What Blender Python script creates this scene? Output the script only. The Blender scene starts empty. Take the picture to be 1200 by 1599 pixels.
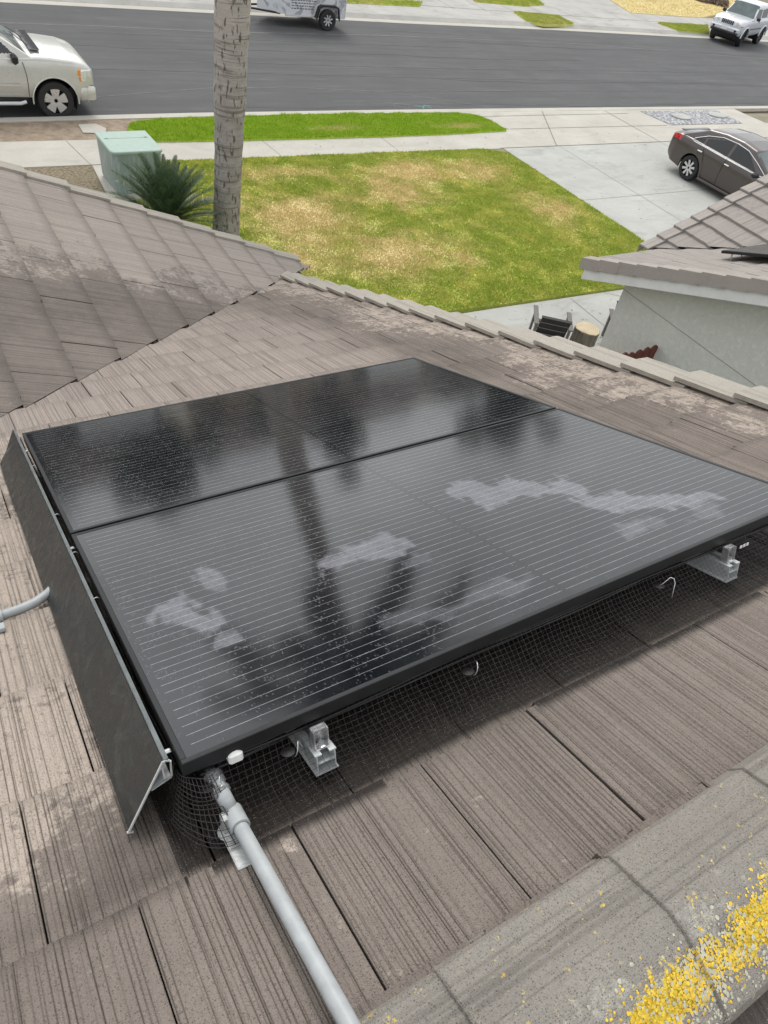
import bpy, bmesh, math, random
import numpy as np
from mathutils import Vector, Matrix
R_ = math.radians
random.seed(7); rng = np.random.default_rng(7)
scn = bpy.context.scene; col = scn.collection

# ------------------------------------------------------------------ camera, world, sun, exposure
CAM_H = 6.752
M = np.array([[0.85315114, -0.49670019, 0.15944294], [-0.2583229, -0.6677933, -0.69808408], [0.45321342, 0.55438347, -0.69803766]])
FPX = 1131.14
cd = bpy.data.cameras.new('camera'); co = bpy.data.objects.new('camera', cd); col.objects.link(co)
cd.sensor_fit = 'HORIZONTAL'; cd.sensor_width = 36; cd.lens = FPX / 1200 * 36; cd.clip_start = .05; cd.clip_end = 800
mw = Matrix.Identity(4)
for i in range(3):
    mw[i][0] = M[0][i]; mw[i][1] = -M[1][i]; mw[i][2] = -M[2][i]
mw[2][3] = CAM_H; co.matrix_world = mw; scn.camera = co

SUN_EL, SUN_AZ = 52, 20          # azimuth measured from +Y towards +X
w = bpy.data.worlds.new('World'); scn.world = w; w.use_nodes = True
nt = w.node_tree; nt.nodes.clear()
sky = nt.nodes.new('ShaderNodeTexSky'); sky.sky_type = 'NISHITA'; sky.sun_disc = False
sky.sun_elevation = R_(SUN_EL); sky.sun_rotation = R_(SUN_AZ); sky.dust_density = 4; sky.air_density = 1.5; sky.ozone_density = 1
hs = nt.nodes.new('ShaderNodeHueSaturation'); hs.inputs['Saturation'].default_value = .16
# overcast: soft uneven cloud cover over the sky
tc = nt.nodes.new('ShaderNodeTexCoord'); mp = nt.nodes.new('ShaderNodeMapping'); mp.inputs['Scale'].default_value = (1, 1, 2.2)
nz = nt.nodes.new('ShaderNodeTexNoise'); nz.inputs['Scale'].default_value = 2.6; nz.inputs['Detail'].default_value = 6
cr = nt.nodes.new('ShaderNodeMapRange'); cr.inputs[1].default_value = .3; cr.inputs[2].default_value = .7; cr.inputs[3].default_value = 5.6; cr.inputs[4].default_value = 10.5
mx = nt.nodes.new('ShaderNodeMix'); mx.data_type = 'RGBA'; mx.inputs[0].default_value = .8
cmb = nt.nodes.new('ShaderNodeCombineColor')
mr = nt.nodes.new('ShaderNodeMath'); mr.operation = 'MULTIPLY'; mr.inputs[1].default_value = .97
mb = nt.nodes.new('ShaderNodeMath'); mb.operation = 'MULTIPLY'; mb.inputs[1].default_value = 1.03
bg = nt.nodes.new('ShaderNodeBackground'); out = nt.nodes.new('ShaderNodeOutputWorld'); bg.inputs[1].default_value = .10
L = nt.links.new
L(sky.outputs[0], hs.inputs['Color']); L(tc.outputs['Generated'], mp.inputs[0]); L(mp.outputs[0], nz.inputs[0]); L(nz.outputs[0], cr.inputs[0])
L(cr.outputs[0], mr.inputs[0]); L(cr.outputs[0], mb.inputs[0])
L(mr.outputs[0], cmb.inputs[0]); L(cr.outputs[0], cmb.inputs[1]); L(mb.outputs[0], cmb.inputs[2])
L(hs.outputs[0], mx.inputs[6]); L(cmb.outputs[0], mx.inputs[7]); L(mx.outputs[2], bg.inputs[0]); L(bg.outputs[0], out.inputs[0])
sd = bpy.data.lights.new('sun', 'SUN'); so = bpy.data.objects.new('sun', sd); col.objects.link(so)
sd.energy = 1.1; sd.angle = R_(24); sd.color = (1, .97, .92)
sv = Vector((math.sin(R_(SUN_AZ)) * math.cos(R_(SUN_EL)), math.cos(R_(SUN_AZ)) * math.cos(R_(SUN_EL)), math.sin(R_(SUN_EL))))
so.rotation_euler = sv.to_track_quat('Z', 'Y').to_euler(); so.location = sv * 60
scn.view_settings.view_transform = 'Standard'; scn.view_settings.look = 'None'; scn.view_settings.exposure = .68; scn.view_settings.gamma = 1

# ------------------------------------------------------------------ helpers
CAM = np.array([0, 0, CAM_H])
def ray(px, py): return M.T @ np.array([px - 600, py - 799.5, FPX])
def at(px, py, z=0.):                       # where the line of sight of a pixel meets height z
    d = ray(px, py); t = (z - CAM_H) / d[2]; return CAM + d * t
def atx(px, py, x):
    d = ray(px, py); return CAM + d * (x / d[0])
def ats(px, py, y):
    d = ray(px, py); return CAM + d * (y / d[1])
def tag(o, label=None, cat=None, group=None, kind=None):
    if label: o['label'] = label
    if cat: o['category'] = cat
    if group: o['group'] = group
    if kind: o['kind'] = kind
    return o
def empty(name, loc=(0, 0, 0), rz=0., label=None, cat=None, group=None):
    o = bpy.data.objects.new(name, None); col.objects.link(o); o.location = loc; o.rotation_euler = (0, 0, rz)
    o.empty_display_size = .2
    return tag(o, label, cat, group)
def link_mesh(name, me, mat=None, parent=None, smooth=False):
    if mat: me.materials.append(mat)
    if smooth: me.polygons.foreach_set('use_smooth', [True] * len(me.polygons))
    o = bpy.data.objects.new(name, me); col.objects.link(o)
    if parent is not None: o.parent = parent
    return o
def obj(name, V, F, mat=None, parent=None, smooth=False, attrs=None, uv=None):
    me = bpy.data.meshes.new(name)
    V = np.asarray(V, dtype=np.float32)
    if isinstance(F, np.ndarray):
        k = F.shape[1]; me.vertices.add(len(V)); me.vertices.foreach_set('co', V.ravel())
        me.loops.add(F.size); me.loops.foreach_set('vertex_index', F.ravel().astype(np.int32))
        me.polygons.add(len(F)); me.polygons.foreach_set('loop_start', np.arange(0, F.size, k, dtype=np.int32))
        me.polygons.foreach_set('loop_total', np.full(len(F), k, dtype=np.int32))
        me.update(calc_edges=True); me.validate()
    else:
        me.from_pydata([tuple(v) for v in V.tolist()], [], [tuple(int(i) for i in f) for f in F]); me.update()
    if attrs:
        for k_, a in attrs.items():
            at_ = me.attributes.new(k_, 'FLOAT', 'POINT'); at_.data.foreach_set('value', np.asarray(a, dtype=np.float32))
    if uv is not None:
        ul = me.uv_layers.new(name='UVMap'); li = np.empty(len(me.loops), dtype=np.int32); me.loops.foreach_get('vertex_index', li)
        ul.data.foreach_set('uv', np.asarray(uv, dtype=np.float32)[li].ravel())
    return link_mesh(name, me, mat, parent, smooth)
class MB:                                    # collects shapes and links them as ONE mesh
    def __init__(s): s.V = []; s.F = []
    def add(s, V, F):
        n = len(s.V); s.V += [tuple(map(float, v)) for v in V]; s.F += [tuple(i + n for i in f) for f in F]; return s
    def box(s, c, d, R=None, taper=1., bev=0.):
        c = np.array(c, float); hx, hy, hz = np.array(d, float) / 2
        if bev > 0:
            b = min(bev, hx * .9, hy * .9, hz * .9); ring = []
            for z, k in ((-hz, b), (-hz + b, 0), (hz - b, 0), (hz, b)):
                t = taper if z > 0 else 1.
                a, e = (hx - k) * t, (hy - k) * t; q = b * .6
                ring.append([(a, -e + q, z), (a, e - q, z), (a - q, e, z), (-a + q, e, z), (-a, e - q, z), (-a, -e + q, z), (-a + q, -e, z), (a - q, -e, z)])
            V = [p for r in ring for p in r]; F = [tuple(range(7, -1, -1)), tuple(range(24, 32))]
            for r in range(3):
                for i in range(8): F.append((r * 8 + i, r * 8 + (i + 1) % 8, r * 8 + 8 + (i + 1) % 8, r * 8 + 8 + i))
        else:
            t = taper
            V = [(-hx, -hy, -hz), (hx, -hy, -hz), (hx, hy, -hz), (-hx, hy, -hz), (-hx * t, -hy * t, hz), (hx * t, -hy * t, hz), (hx * t, hy * t, hz), (-hx * t, hy * t, hz)]
            F = [(0, 3, 2, 1), (4, 5, 6, 7), (0, 1, 5, 4), (1, 2, 6, 5), (2, 3, 7, 6), (3, 0, 4, 7)]
        V = np.array(V)
        if R is not None: V = V @ np.array(R).T
        return s.add(V + c, F)
    def tube(s, pts, r, n=8, cap=True):
        pts = [np.array(p, float) for p in pts]; rr = r if hasattr(r, '__len__') else [r] * len(pts)
        V = []; up = None
        for i, p in enumerate(pts):
            t = pts[min(i + 1, len(pts) - 1)] - pts[max(i - 1, 0)]; t = t / (np.linalg.norm(t) + 1e-12)
            if up is None: up = np.array([0, 0, 1.]) if abs(t[2]) < .9 else np.array([1., 0, 0])
            a = np.cross(t, up); a /= np.linalg.norm(a) + 1e-12; b = np.cross(a, t); up = b
            for k in range(n):
                an = 2 * math.pi * k / n; V.append(p + rr[i] * (a * math.cos(an) + b * math.sin(an)))
        F = []
        for i in range(len(pts) - 1):
            for k in range(n): F.append((i * n + k, i * n + (k + 1) % n, i * n + n + (k + 1) % n, i * n + n + k))
        if cap: F += [tuple(range(n)), tuple(range(len(pts) * n - 1, len(pts) * n - n - 1, -1))]
        return s.add(V, F)
    def lathe(s, prof, n=24, axis='z', c=(0, 0, 0), R=None):
        V = []; F = []; m = len(prof)
        for k in range(n):
            a = 2 * math.pi * k / n
            for r, z in prof: V.append((r * math.cos(a), r * math.sin(a), z))
        for k in range(n):
            for i in range(m - 1): F.append((k * m + i, ((k + 1) % n) * m + i, ((k + 1) % n) * m + i + 1, k * m + i + 1))
        V = np.array(V)
        if axis == 'y': V = V[:, [0, 2, 1]] * np.array([1, 1, -1])
        if axis == 'x': V = V[:, [2, 1, 0]] * np.array([1, 1, -1])
        if R is not None: V = V @ np.array(R).T
        return s.add(V + np.array(c, float), F)
    def prism(s, poly, vec):                 # extrude a planar 3-D polygon along vec
        P = [np.array(p, float) for p in poly]; n = len(P); v = np.array(vec, float)
        return s.add(P + [p + v for p in P], [tuple(range(n - 1, -1, -1)), tuple(range(n, 2 * n))] + [(i, (i + 1) % n, n + (i + 1) % n, n + i) for i in range(n)])
    def build(s, name, mat=None, parent=None, smooth=False):
        o = obj(name, np.array(s.V), s.F, mat, parent, smooth)
        bm = bmesh.new(); bm.from_mesh(o.data); bmesh.ops.recalc_face_normals(bm, faces=bm.faces); bm.to_mesh(o.data); bm.free()
        return o
def auto_smooth(o, deg=35):
    me = o.data; me.polygons.foreach_set('use_smooth', [True] * len(me.polygons))
    bm = bmesh.new(); bm.from_mesh(me)
    for e in bm.edges:
        if len(e.link_faces) == 2 and e.calc_face_angle(0) > R_(deg): e.smooth = False
    bm.to_mesh(me); bm.free(); return o
_perm = rng.random((256, 256))
def vn(x, y):                                # value noise 0..1
    xi = np.floor(x).astype(int); yi = np.floor(y).astype(int); fx = x - xi; fy = y - yi
    fx = fx * fx * (3 - 2 * fx); fy = fy * fy * (3 - 2 * fy); g = lambda a, b: _perm[a % 256, b % 256]
    return (g(xi, yi) * (1 - fx) + g(xi + 1, yi) * fx) * (1 - fy) + (g(xi, yi + 1) * (1 - fx) + g(xi + 1, yi + 1) * fx) * fy
def fbm(x, y, o=4):
    x = np.asarray(x, float); y = np.asarray(y, float); s = 0; a = .5
    for i in range(o): s = s + a * vn(x + 17.3 * i, y + 9.1 * i); x = x * 2.03; y = y * 2.03; a *= .5
    return s / (1 - .5 ** o)
def sst(a, b, x): t = np.clip((x - a) / (b - a), 0, 1); return t * t * (3 - 2 * t)

# ------------------------------------------------------------------ materials
class NM:
    def __init__(s, name):
        s.m = bpy.data.materials.new(name); s.m.use_nodes = True; s.t = s.m.node_tree; s.n = s.t.nodes; s.b = s.n['Principled BSDF']
    def new(s, t, **k):
        n = s.n.new(t)
        for a, v in k.items(): setattr(n, a, v)
        return n
    def link(s, a, b): s.t.links.new(a, b)
    def coord(s, kind='Object', scale=(1, 1, 1), rot=(0, 0, 0)):
        c = s.new('ShaderNodeTexCoord'); m = s.new('ShaderNodeMapping'); m.inputs['Scale'].default_value = scale; m.inputs['Rotation'].default_value = rot
        s.link(c.outputs[kind], m.inputs[0]); return m.outputs[0]
    def noise(s, vec, scale, detail=4, rough=.5, dist=0.):
        n = s.new('ShaderNodeTexNoise'); n.inputs['Scale'].default_value = scale; n.inputs['Detail'].default_value = detail
        n.inputs['Roughness'].default_value = rough; n.inputs['Distortion'].default_value = dist
        if vec is not None: s.link(vec, n.inputs['Vector'])
        return n.outputs[0]
    def attr(s, name): a = s.new('ShaderNodeAttribute'); a.attribute_name = name; return a.outputs['Fac']
    def rmap(s, v, a, b, c=0., d=1., smooth=False):
        n = s.new('ShaderNodeMapRange'); 
        if smooth: n.interpolation_type = 'SMOOTHSTEP'
        s.link(v, n.inputs[0])
        for i, x in enumerate((a, b, c, d)): n.inputs[i + 1].default_value = x
        return n.outputs[0]
    def math(s, op, a, b=None):
        n = s.new('ShaderNodeMath'); n.operation = op
        for i, x in enumerate((a, b)):
            if x is None: continue
            if isinstance(x, (int, float)): n.inputs[i].default_value = x
            else: s.link(x, n.inputs[i])
        return n.outputs[0]
    def mix(s, f, a, b, mode='MIX'):
        n = s.new('ShaderNodeMix'); n.data_type = 'RGBA'; n.blend_type = mode
        for i, x in ((0, f), (6, a), (7, b)):
            if isinstance(x, (int, float)): n.inputs[i].default_value = x
            elif isinstance(x, tuple): n.inputs[i].default_value = (*x, 1)
            else: s.link(x, n.inputs[i])
        return n.outputs[2]
    def bump(s, h, strength=.3, dist=.01, prev=None):
        n = s.new('ShaderNodeBump'); n.inputs['Strength'].default_value = strength; n.inputs['Distance'].default_value = dist; s.link(h, n.inputs['Height'])
        if prev is not None: s.link(prev, n.inputs['Normal'])
        return n.outputs[0]
    def set(s, color=None, rough=None, metal=None, normal=None, spec=None, coat=None):
        for k, x in (('Base Color', color), ('Roughness', rough), ('Metallic', metal), ('Normal', normal), ('Specular IOR Level', spec), ('Coat Weight', coat)):
            if x is None: continue
            if isinstance(x, tuple): s.b.inputs[k].default_value = (*x, 1)
            elif isinstance(x, (int, float)): s.b.inputs[k].default_value = x
            else: s.link(x, s.b.inputs[k])
        return s.m
def plain(name, c, rough=.5, metal=0., var=.12, scale=20, bump=.0, coat=0., c2=None, spec=.5):
    m = NM(name); v = m.coord(); n = m.noise(v, scale, 5, .6)
    f = m.rmap(n, .3, .7); k1 = tuple(x * (1 - var) for x in c); k2 = c2 or tuple(min(1, x * (1 + var)) for x in c)
    m.set(color=m.mix(f, k1, k2), rough=m.rmap(n, .2, .8, max(0, rough - .08), min(1, rough + .08)), metal=metal, spec=spec, coat=coat)
    if bump: m.set(normal=m.bump(n, bump, .01))
    return m.m
MT = {}
def tile_mat(name, brown, pale, wetc, tile_var=.15, groove=.8, lich=False):
    m = NM(name); uv = m.coord('UV'); tcg = m.coord('Object')
    wet = m.attr('wet'); pal = m.attr('pale'); rnd = m.attr('rnd'); grv = m.attr('grv')
    n1 = m.noise(tcg, 13, 7, .68); n2 = m.noise(tcg, 60, 4, .65); fine = m.noise(tcg, 420, 2, .5)
    mu = m.new('ShaderNodeMapping'); mu.inputs['Scale'].default_value = (150, 5, 1); m.link(uv, mu.inputs[0]); st = m.noise(mu.outputs[0], 1., 4, .6, .1)
    mu2 = m.new('ShaderNodeMapping'); mu2.inputs['Scale'].default_value = (420, 14, 1); m.link(uv, mu2.inputs[0]); st2 = m.noise(mu2.outputs[0], 1., 3, .6)
    blotch = m.math('ADD', m.math('MULTIPLY', n1, .6), m.math('MULTIPLY', n2, .4))
    pm = m.rmap(m.math('ADD', pal, m.math('MULTIPLY', m.math('SUBTRACT', blotch, .5), 3.2)), .32, .68, 0, 1, True)
    base = m.mix(m.rmap(st, .3, .7), tuple(x * .93 for x in brown), tuple(x * 1.07 for x in brown)); base = m.mix(m.rmap(m.noise(tcg, 3.5, 5, .65), .35, .65), base, tuple(x * 1.22 for x in brown))
    base = m.mix(m.rmap(wet, -1, 0, 1, 0), base, tuple(x * 1.7 + .03 for x in brown))
    base = m.mix(m.rmap(st2, .45, .75, 0, .3), base, tuple(x * .66 for x in brown))
    pc = m.mix(m.rmap(st2, .3, .75), tuple(x * 1.06 for x in pale), tuple(x * .80 for x in pale))
    c = m.mix(pm, base, pc)
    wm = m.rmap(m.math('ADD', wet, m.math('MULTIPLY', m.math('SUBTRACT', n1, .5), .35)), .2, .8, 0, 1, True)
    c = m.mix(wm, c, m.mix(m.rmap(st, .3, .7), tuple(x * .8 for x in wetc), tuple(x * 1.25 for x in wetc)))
    c = m.mix(m.rmap(rnd, 0, 1, 0, tile_var), c, tuple(x * .5 for x in brown))
    c = m.mix(m.math('MULTIPLY', grv, groove), c, (.02, .016, .014))
    # grains of aggregate, pale and dark
    vo = m.new('ShaderNodeTexVoronoi'); vo.inputs['Scale'].default_value = 330; m.link(tcg, vo.inputs['Vector'])
    sel = m.new('ShaderNodeSeparateColor'); m.link(vo.outputs['Color'], sel.inputs[0])
    sp = m.math('MULTIPLY', m.rmap(vo.outputs['Distance'], .18, .42, 1, 0), m.math('GREATER_THAN', sel.outputs[0], .74)); dk = m.math('MULTIPLY', m.rmap(vo.outputs['Distance'], .2, .5, 1, 0), m.math('LESS_THAN', sel.outputs[1], .30))
    c = m.mix(m.math('MULTIPLY', sp, m.rmap(n2, .35, .65, .2, .7)), c, (.52, .45, .38))
    c = m.mix(m.math('MULTIPLY', dk, .5), c, (.03, .024, .02))
    c = m.mix(m.rmap(fine, .35, .65, 0, .30), c, m.mix(.5, c, (0.02, .016, .014)))
    if lich:
        la = m.attr('lich'); lf = m.math('ADD', m.noise(tcg, 95, 5, .7), m.math('MULTIPLY', m.noise(tcg, 26, 3, .6), .6))
        lm = m.rmap(m.math('ADD', la, m.math('MULTIPLY', m.math('SUBTRACT', lf, .8), 2.6)), .42, .56); lc = m.mix(m.rmap(m.noise(tcg, 150, 3, .6), .35, .65), (.40, .24, .012), (.74, .56, .07))
        wl = m.rmap(m.math('ADD', la, m.math('MULTIPLY', m.math('SUBTRACT', lf, .8), 2.2)), .30, .46, 0, .45); c = m.mix(wl, c, (.55, .53, .44)); c = m.mix(lm, c, lc)
    hgt = m.math('ADD', m.math('MULTIPLY', st, .10), m.math('ADD', m.math('MULTIPLY', fine, .8), m.math('ADD', m.math('MULTIPLY', st2, .12), m.math('MULTIPLY', sp, .5))))
    m.set(color=c, rough=m.rmap(wm, 0, 1, .9, .62), spec=m.rmap(wm, 0, 1, .22, .3), normal=m.bump(hgt, .9, .004))
    return m.m
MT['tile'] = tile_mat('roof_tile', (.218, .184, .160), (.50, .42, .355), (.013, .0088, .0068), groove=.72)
MT['tile_side'] = tile_mat('roof_tile_side', (.205, .176, .155), (.40, .350, .31), (.06, .046, .038), .10, .5)
MT['tile_cap'] = tile_mat('rake_tile_concrete', (.25, .228, .20), (.46, .422, .365), (.05, .037, .03), .10, .35)
MT['tile_far'] = tile_mat('roof_tile_far', (.30, .27, .25), (.44, .40, .365), (.08, .07, .065), .1, .4)
MT['alu'] = plain('aluminium', (.66, .68, .68), .38, .45, .1, 60)
MT['steel'] = plain('stainless_steel', (.55, .55, .55), .28, .7, .15, 90)
MT['black_metal'] = plain('black_anodised', (.009, .010, .011), .40, .0, .2, 30, spec=.45)
MT['black_plastic'] = plain('black_plastic', (.012, .012, .013), .45, 0, .2, 30)
MT['pvc'] = plain('grey_pvc_pipe', (.345, .36, .365), .45, 0, .14, 30)
MT['white_plastic'] = plain('white_plastic', (.72, .72, .69), .45, 0, .08, 80)
MT['wire'] = plain('coated_wire', (.035, .032, .03), .32, .5, .4, 120)
MT['rubber'] = plain('rubber', (.018, .018, .019), .75, 0, .3, 25, .1)
MT['deck'] = plain('roof_underlay', (.02, .018, .016), .9)
MT['white_paint'] = plain('white_paint', (.68, .69, .68), .5, 0, .07, 6)
MT['dark_wood'] = plain('dark_stained_wood', (.022, .019, .018), .45, 0, .4, 30)
MT['grey_wood'] = plain('weathered_wood', (.16, .145, .13), .8, 0, .35, 30, .3)
MT['red_wood'] = plain('red_brown_wood', (.13, .035, .025), .6, 0, .3, 20, .2)
MT['glass_dark'] = plain('tinted_glass', (.012, .014, .016), .05, 0, .1, 3, spec=.6)
MT['glass_screen'] = plain('windscreen_glass', (.10, .125, .125), .05, 0, .2, 3, spec=.6)
MT['chrome'] = plain('chrome', (.8, .8, .8), .12, 1., .03, 5)
MT['rim'] = plain('silver_rim', (.62, .62, .62), .3, .6, .05, 5)
MT['rim_dark'] = plain('dark_rim', (.03, .03, .032), .35, .3, .1, 5)

# stucco
m = NM('stucco'); v = m.coord(); n = m.noise(v, 15, 6, .65, .4); n2 = m.noise(v, 45, 4, .6)
m.set(color=m.mix(m.rmap(n, .3, .7), (.54, .56, .52), (.64, .655, .61)), rough=.9, normal=m.bump(m.math('ADD', m.rmap(n, .42, .6, 0, 1, True), m.math('MULTIPLY', n2, .6)), .35, .015)); MT['stucco'] = m.m
def paint(name, c, metal=.35, rough=.3):
    m = NM(name); v = m.coord(); n = m.noise(v, 6, 5, .6); f = m.noise(v, 55, 3, .7)
    m.set(color=m.mix(m.rmap(n, .3, .7), tuple(x * .94 for x in c), c), rough=m.rmap(f, .3, .7, rough - .06, rough + .12), metal=metal, coat=.6); m.b.inputs['Coat Roughness'].default_value = .08
    return m.m
MT['paint_truck'] = paint('champagne_paint', (.60, .59, .55), .35)
MT['paint_sedan'] = paint('brown_grey_paint', (.085, .07, .066), .5)
MT['paint_suv'] = paint('silver_paint', (.62, .64, .67), .4)
# asphalt
m = NM('asphalt'); v = m.coord('Object', (.10, 1.1, 1)); v2 = m.coord('Object'); s1 = m.noise(v, 1.6, 6, .65, .3); s2 = m.noise(v2, .6, 5, .6); g = m.noise(v2, 60, 3, .7)
s3 = m.noise(m.coord('Object', (.35, 3.2, 1)), 1.5, 5, .7, .4)
c = m.mix(m.rmap(s1, .3, .7), (.046, .046, .048), (.088, .088, .089)); c = m.mix(m.rmap(s2, .4, .65, 0, .5), c, (.042, .042, .044)); c = m.mix(m.rmap(s3, .60, .74, 0, .6), c, (.17, .168, .165))
c = m.mix(m.rmap(g, .3, .7, 0, .35), c, (.13, .13, .13)); m.set(color=c, rough=.85, normal=m.bump(g, .4, .01)); MT['asphalt'] = m.m
def concrete(name, c1, c2, stain=.35):
    m = NM(name); v = m.coord(); n = m.noise(v, .8, 6, .6, .3); n2 = m.noise(v, 14, 5, .7); n3 = m.noise(m.coord('Object', (.5, 1.4, 1)), 1.3, 5, .65, 1.)
    c = m.mix(m.rmap(n, .3, .7), c1, c2); c = m.mix(m.rmap(n3, .52, .72, 0, stain), c, tuple(x * .62 for x in c1)); c = m.mix(m.rmap(n2, .3, .7, 0, .18), c, tuple(x * .6 for x in c1))
    m.set(color=c, rough=.9, normal=m.bump(n2, .15, .01)); return m.m
MT['concrete'] = concrete('concrete', (.42, .395, .345), (.50, .475, .42))
MT['concrete_new'] = concrete('pale_concrete', (.375, .375, .35), (.47, .47, .435), .55)
MT['concrete_old'] = concrete('old_concrete', (.36, .35, .325), (.46, .445, .41), .7)
MT['joint'] = plain('joint_dirt', (.13, .12, .105), .95, 0, .4, 30)
def grass(name, g1=(.25, .33, .05), g2=(.56, .61, .13), g3=(.70, .64, .20)):
    m = NM(name); v = m.coord(); d = m.attr('dry'); n = m.noise(v, 22, 5, .7); n2 = m.noise(v, 2.2, 5, .6, .6)
    g = m.mix(m.rmap(n, .25, .75), g1, g2); g = m.mix(m.rmap(n2, .45, .68, 0, .6), g, g3)
    y = m.mix(m.rmap(n, .25, .75), (.50, .40, .17), (.86, .72, .40))
    f = m.rmap(m.math('ADD', d, m.math('MULTIPLY', m.math('SUBTRACT', n, .5), .9)), .15, .95, 0, 1, True)
    m.set(color=m.mix(f, g, y), rough=.8, spec=.2); return m.m
MT['grass'] = grass('grass'); MT['verge_grass'] = grass('verge_grass', (.20, .33, .02), (.52, .70, .07), (.46, .58, .08))
MT['dirt'] = plain('dry_dirt', (.25, .19, .135), .95, 0, .3, 6, .4, c2=(.33, .26, .19))
MT['mulch'] = plain('dry_leaf_litter', (.14, .11, .07), .95, 0, .5, 18, .5, c2=(.30, .25, .16))
MT['ground'] = plain('bare_ground', (.24, .21, .15), .95, 0, .25, 1.5)
m = NM('gravel'); v = m.coord(); vo = m.new('ShaderNodeTexVoronoi'); vo.inputs['Scale'].default_value = 11; m.link(v, vo.inputs['Vector'])
m.set(color=m.mix(m.rmap(vo.outputs['Distance'], .1, .6), m.mix(m.noise(v, 9, 3, .6), (.36, .37, .38), (.80, .81, .81)), (.20, .20, .21)), rough=.9, normal=m.bump(vo.outputs['Distance'], -.8, .03)); MT['gravel'] = m.m
def leafm(name, a, b):
    m = NM(name); v = m.coord(); n = m.noise(v, 7, 4, .6); oi = m.new('ShaderNodeNewGeometry')
    m.set(color=m.mix(m.rmap(m.math('ADD', m.math('MULTIPLY', oi.outputs['Random Per Island'], .6), m.math('MULTIPLY', n, .4)), .2, .8), a, b), rough=.45, spec=.4); return m.m
MT['sago'] = leafm('cycad_leaf', (.022, .05, .022), (.10, .15, .065))
MT['palm_leaf'] = leafm('palm_leaf', (.035, .06, .02), (.10, .14, .05))
MT['leaf'] = leafm('tree_leaf', (.02, .04, .012), (.07, .10, .03))
m = NM('palm_bark'); v = m.coord(); ring = m.noise(m.coord('Object', (1.2, 1.2, 22)), 1., 4, .6, .6); n = m.noise(v, 5, 5, .6); sp = m.noise(m.coord('Object', (20, 20, 6.5)), 1., 2, .5)
hz_ = m.new('ShaderNodeSeparateXYZ'); m.link(v, hz_.inputs[0])
c = m.mix(m.rmap(n, .3, .7), (.22, .205, .19), (.36, .335, .315)); c = m.mix(m.rmap(hz_.outputs[2], 1.5, 4.5, 0, .55), c, (.50, .44, .39))
c = m.mix(m.rmap(ring, .55, .64, 0, .75), c, (.13, .115, .10)); c = m.mix(m.rmap(sp, .575, .64, 0, .85), c, (.075, .06, .05))
m.set(color=c, rough=.9, normal=m.bump(m.math('ADD', ring, m.math('MULTIPLY', n, .5)), .6, .03)); MT['palm_bark'] = m.m
MT['bark'] = plain('tree_bark', (.12, .09, .07), .9, 0, .3, 12, .4)
m = NM('cabinet_green'); v = m.coord(); n = m.noise(m.coord('Object', (4, 4, .9)), 2, 5, .65, .4); n2 = m.noise(v, 30, 4, .6)
m.set(color=m.mix(m.rmap(n, .48, .70, 0, .7), m.mix(m.rmap(n2, .3, .7), (.20, .26, .24), (.25, .32, .295)), (.46, .52, .51)), rough=.5); MT['cabinet'] = m.m
MT['cabinet_lid'] = plain('cabinet_lid_green', (.29, .385, .33), .5, 0, .08, 8)

# ------------------------------------------------------------------ ground
def sheet(name, poly, z, mat, parent=None, kind='structure', thick=0.):
    mb = MB(); P = [(p[0], p[1], z) for p in poly]
    if thick: mb.prism([(p[0], p[1], z - thick) for p in poly], (0, 0, thick))
    else: mb.add(P, [tuple(range(len(P)))])
    o = mb.build(name, mat, parent)
    if not thick and o.data.polygons[0].normal.z < 0: o.data.flip_normals()
    if kind and parent is None: tag(o, kind=kind)
    return o
sheet('ground', [(-400, -400), (600, -400), (600, 600), (-400, 600)], -.06, MT['ground'])
near = [(-60, 19.5), (2.3, 19.68), (7, 19.88), (12.9, 19.99), (20.8, 20.06), (31.8, 20.1), (70, 20.1), (120, 20.1)]
far = [(-60, 29.6), (4.2, 29.88), (12.8, 30.02), (20, 30.1), (28.8, 30.42), (39.9, 30.52), (70, 30.6), (120, 30.6)]
sheet('road', near + far[::-1], 0., MT['asphalt'])
def strip(name, line, d0, d1, z0, z1, mat, base=None):      # band offset in +y from a line, from height z0 to z1
    mb = MB(); b = z0 - .12
    for (a, c) in zip(line[:-1], line[1:]):
        P = [(a[0], a[1] + d0), (c[0], c[1] + d0), (c[0], c[1] + d1), (a[0], a[1] + d1)]; zs = [z0, z0, z1, z1]
        V = [(p[0], p[1], q) for p, q in zip(P, zs)] + [(p[0], p[1], b) for p in P]
        mb.add(V, [(0, 1, 2, 3), (0, 4, 5, 1), (2, 6, 7, 3)])
    return tag(mb.build(name, mat), kind='structure')
strip('gutter', near, -.10, .14, .010, .005, MT['concrete'])
strip('kerb', near, -.42, -.16, .104, .100, MT['concrete']); strip('kerb', near, -.16, -.10, .0995, .010, MT['concrete'])
strip('gutter', far, 0, .42, .004, .01, MT['concrete'])
strip('kerb', far, .42, .62, .015, .14, MT['concrete_old'])
GZ = .10      # level of parkway/sidewalk on our side
sheet('verge_ground', [(-60, 15.0), (15.0, 15.0), (15.0, 16.74), (17.6, 16.74), (17.6, 19.6), (12.9, 19.58), (7, 19.46), (2.3, 19.27), (-60, 19.09)], GZ - .012, MT['dirt'])
sw = [(-60, 16.7), (14.9, 16.74), (14.9, 18.12), (-60, 18.08)]
side = sheet('sidewalk', sw, GZ, MT['concrete'], thick=.1)
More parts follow.
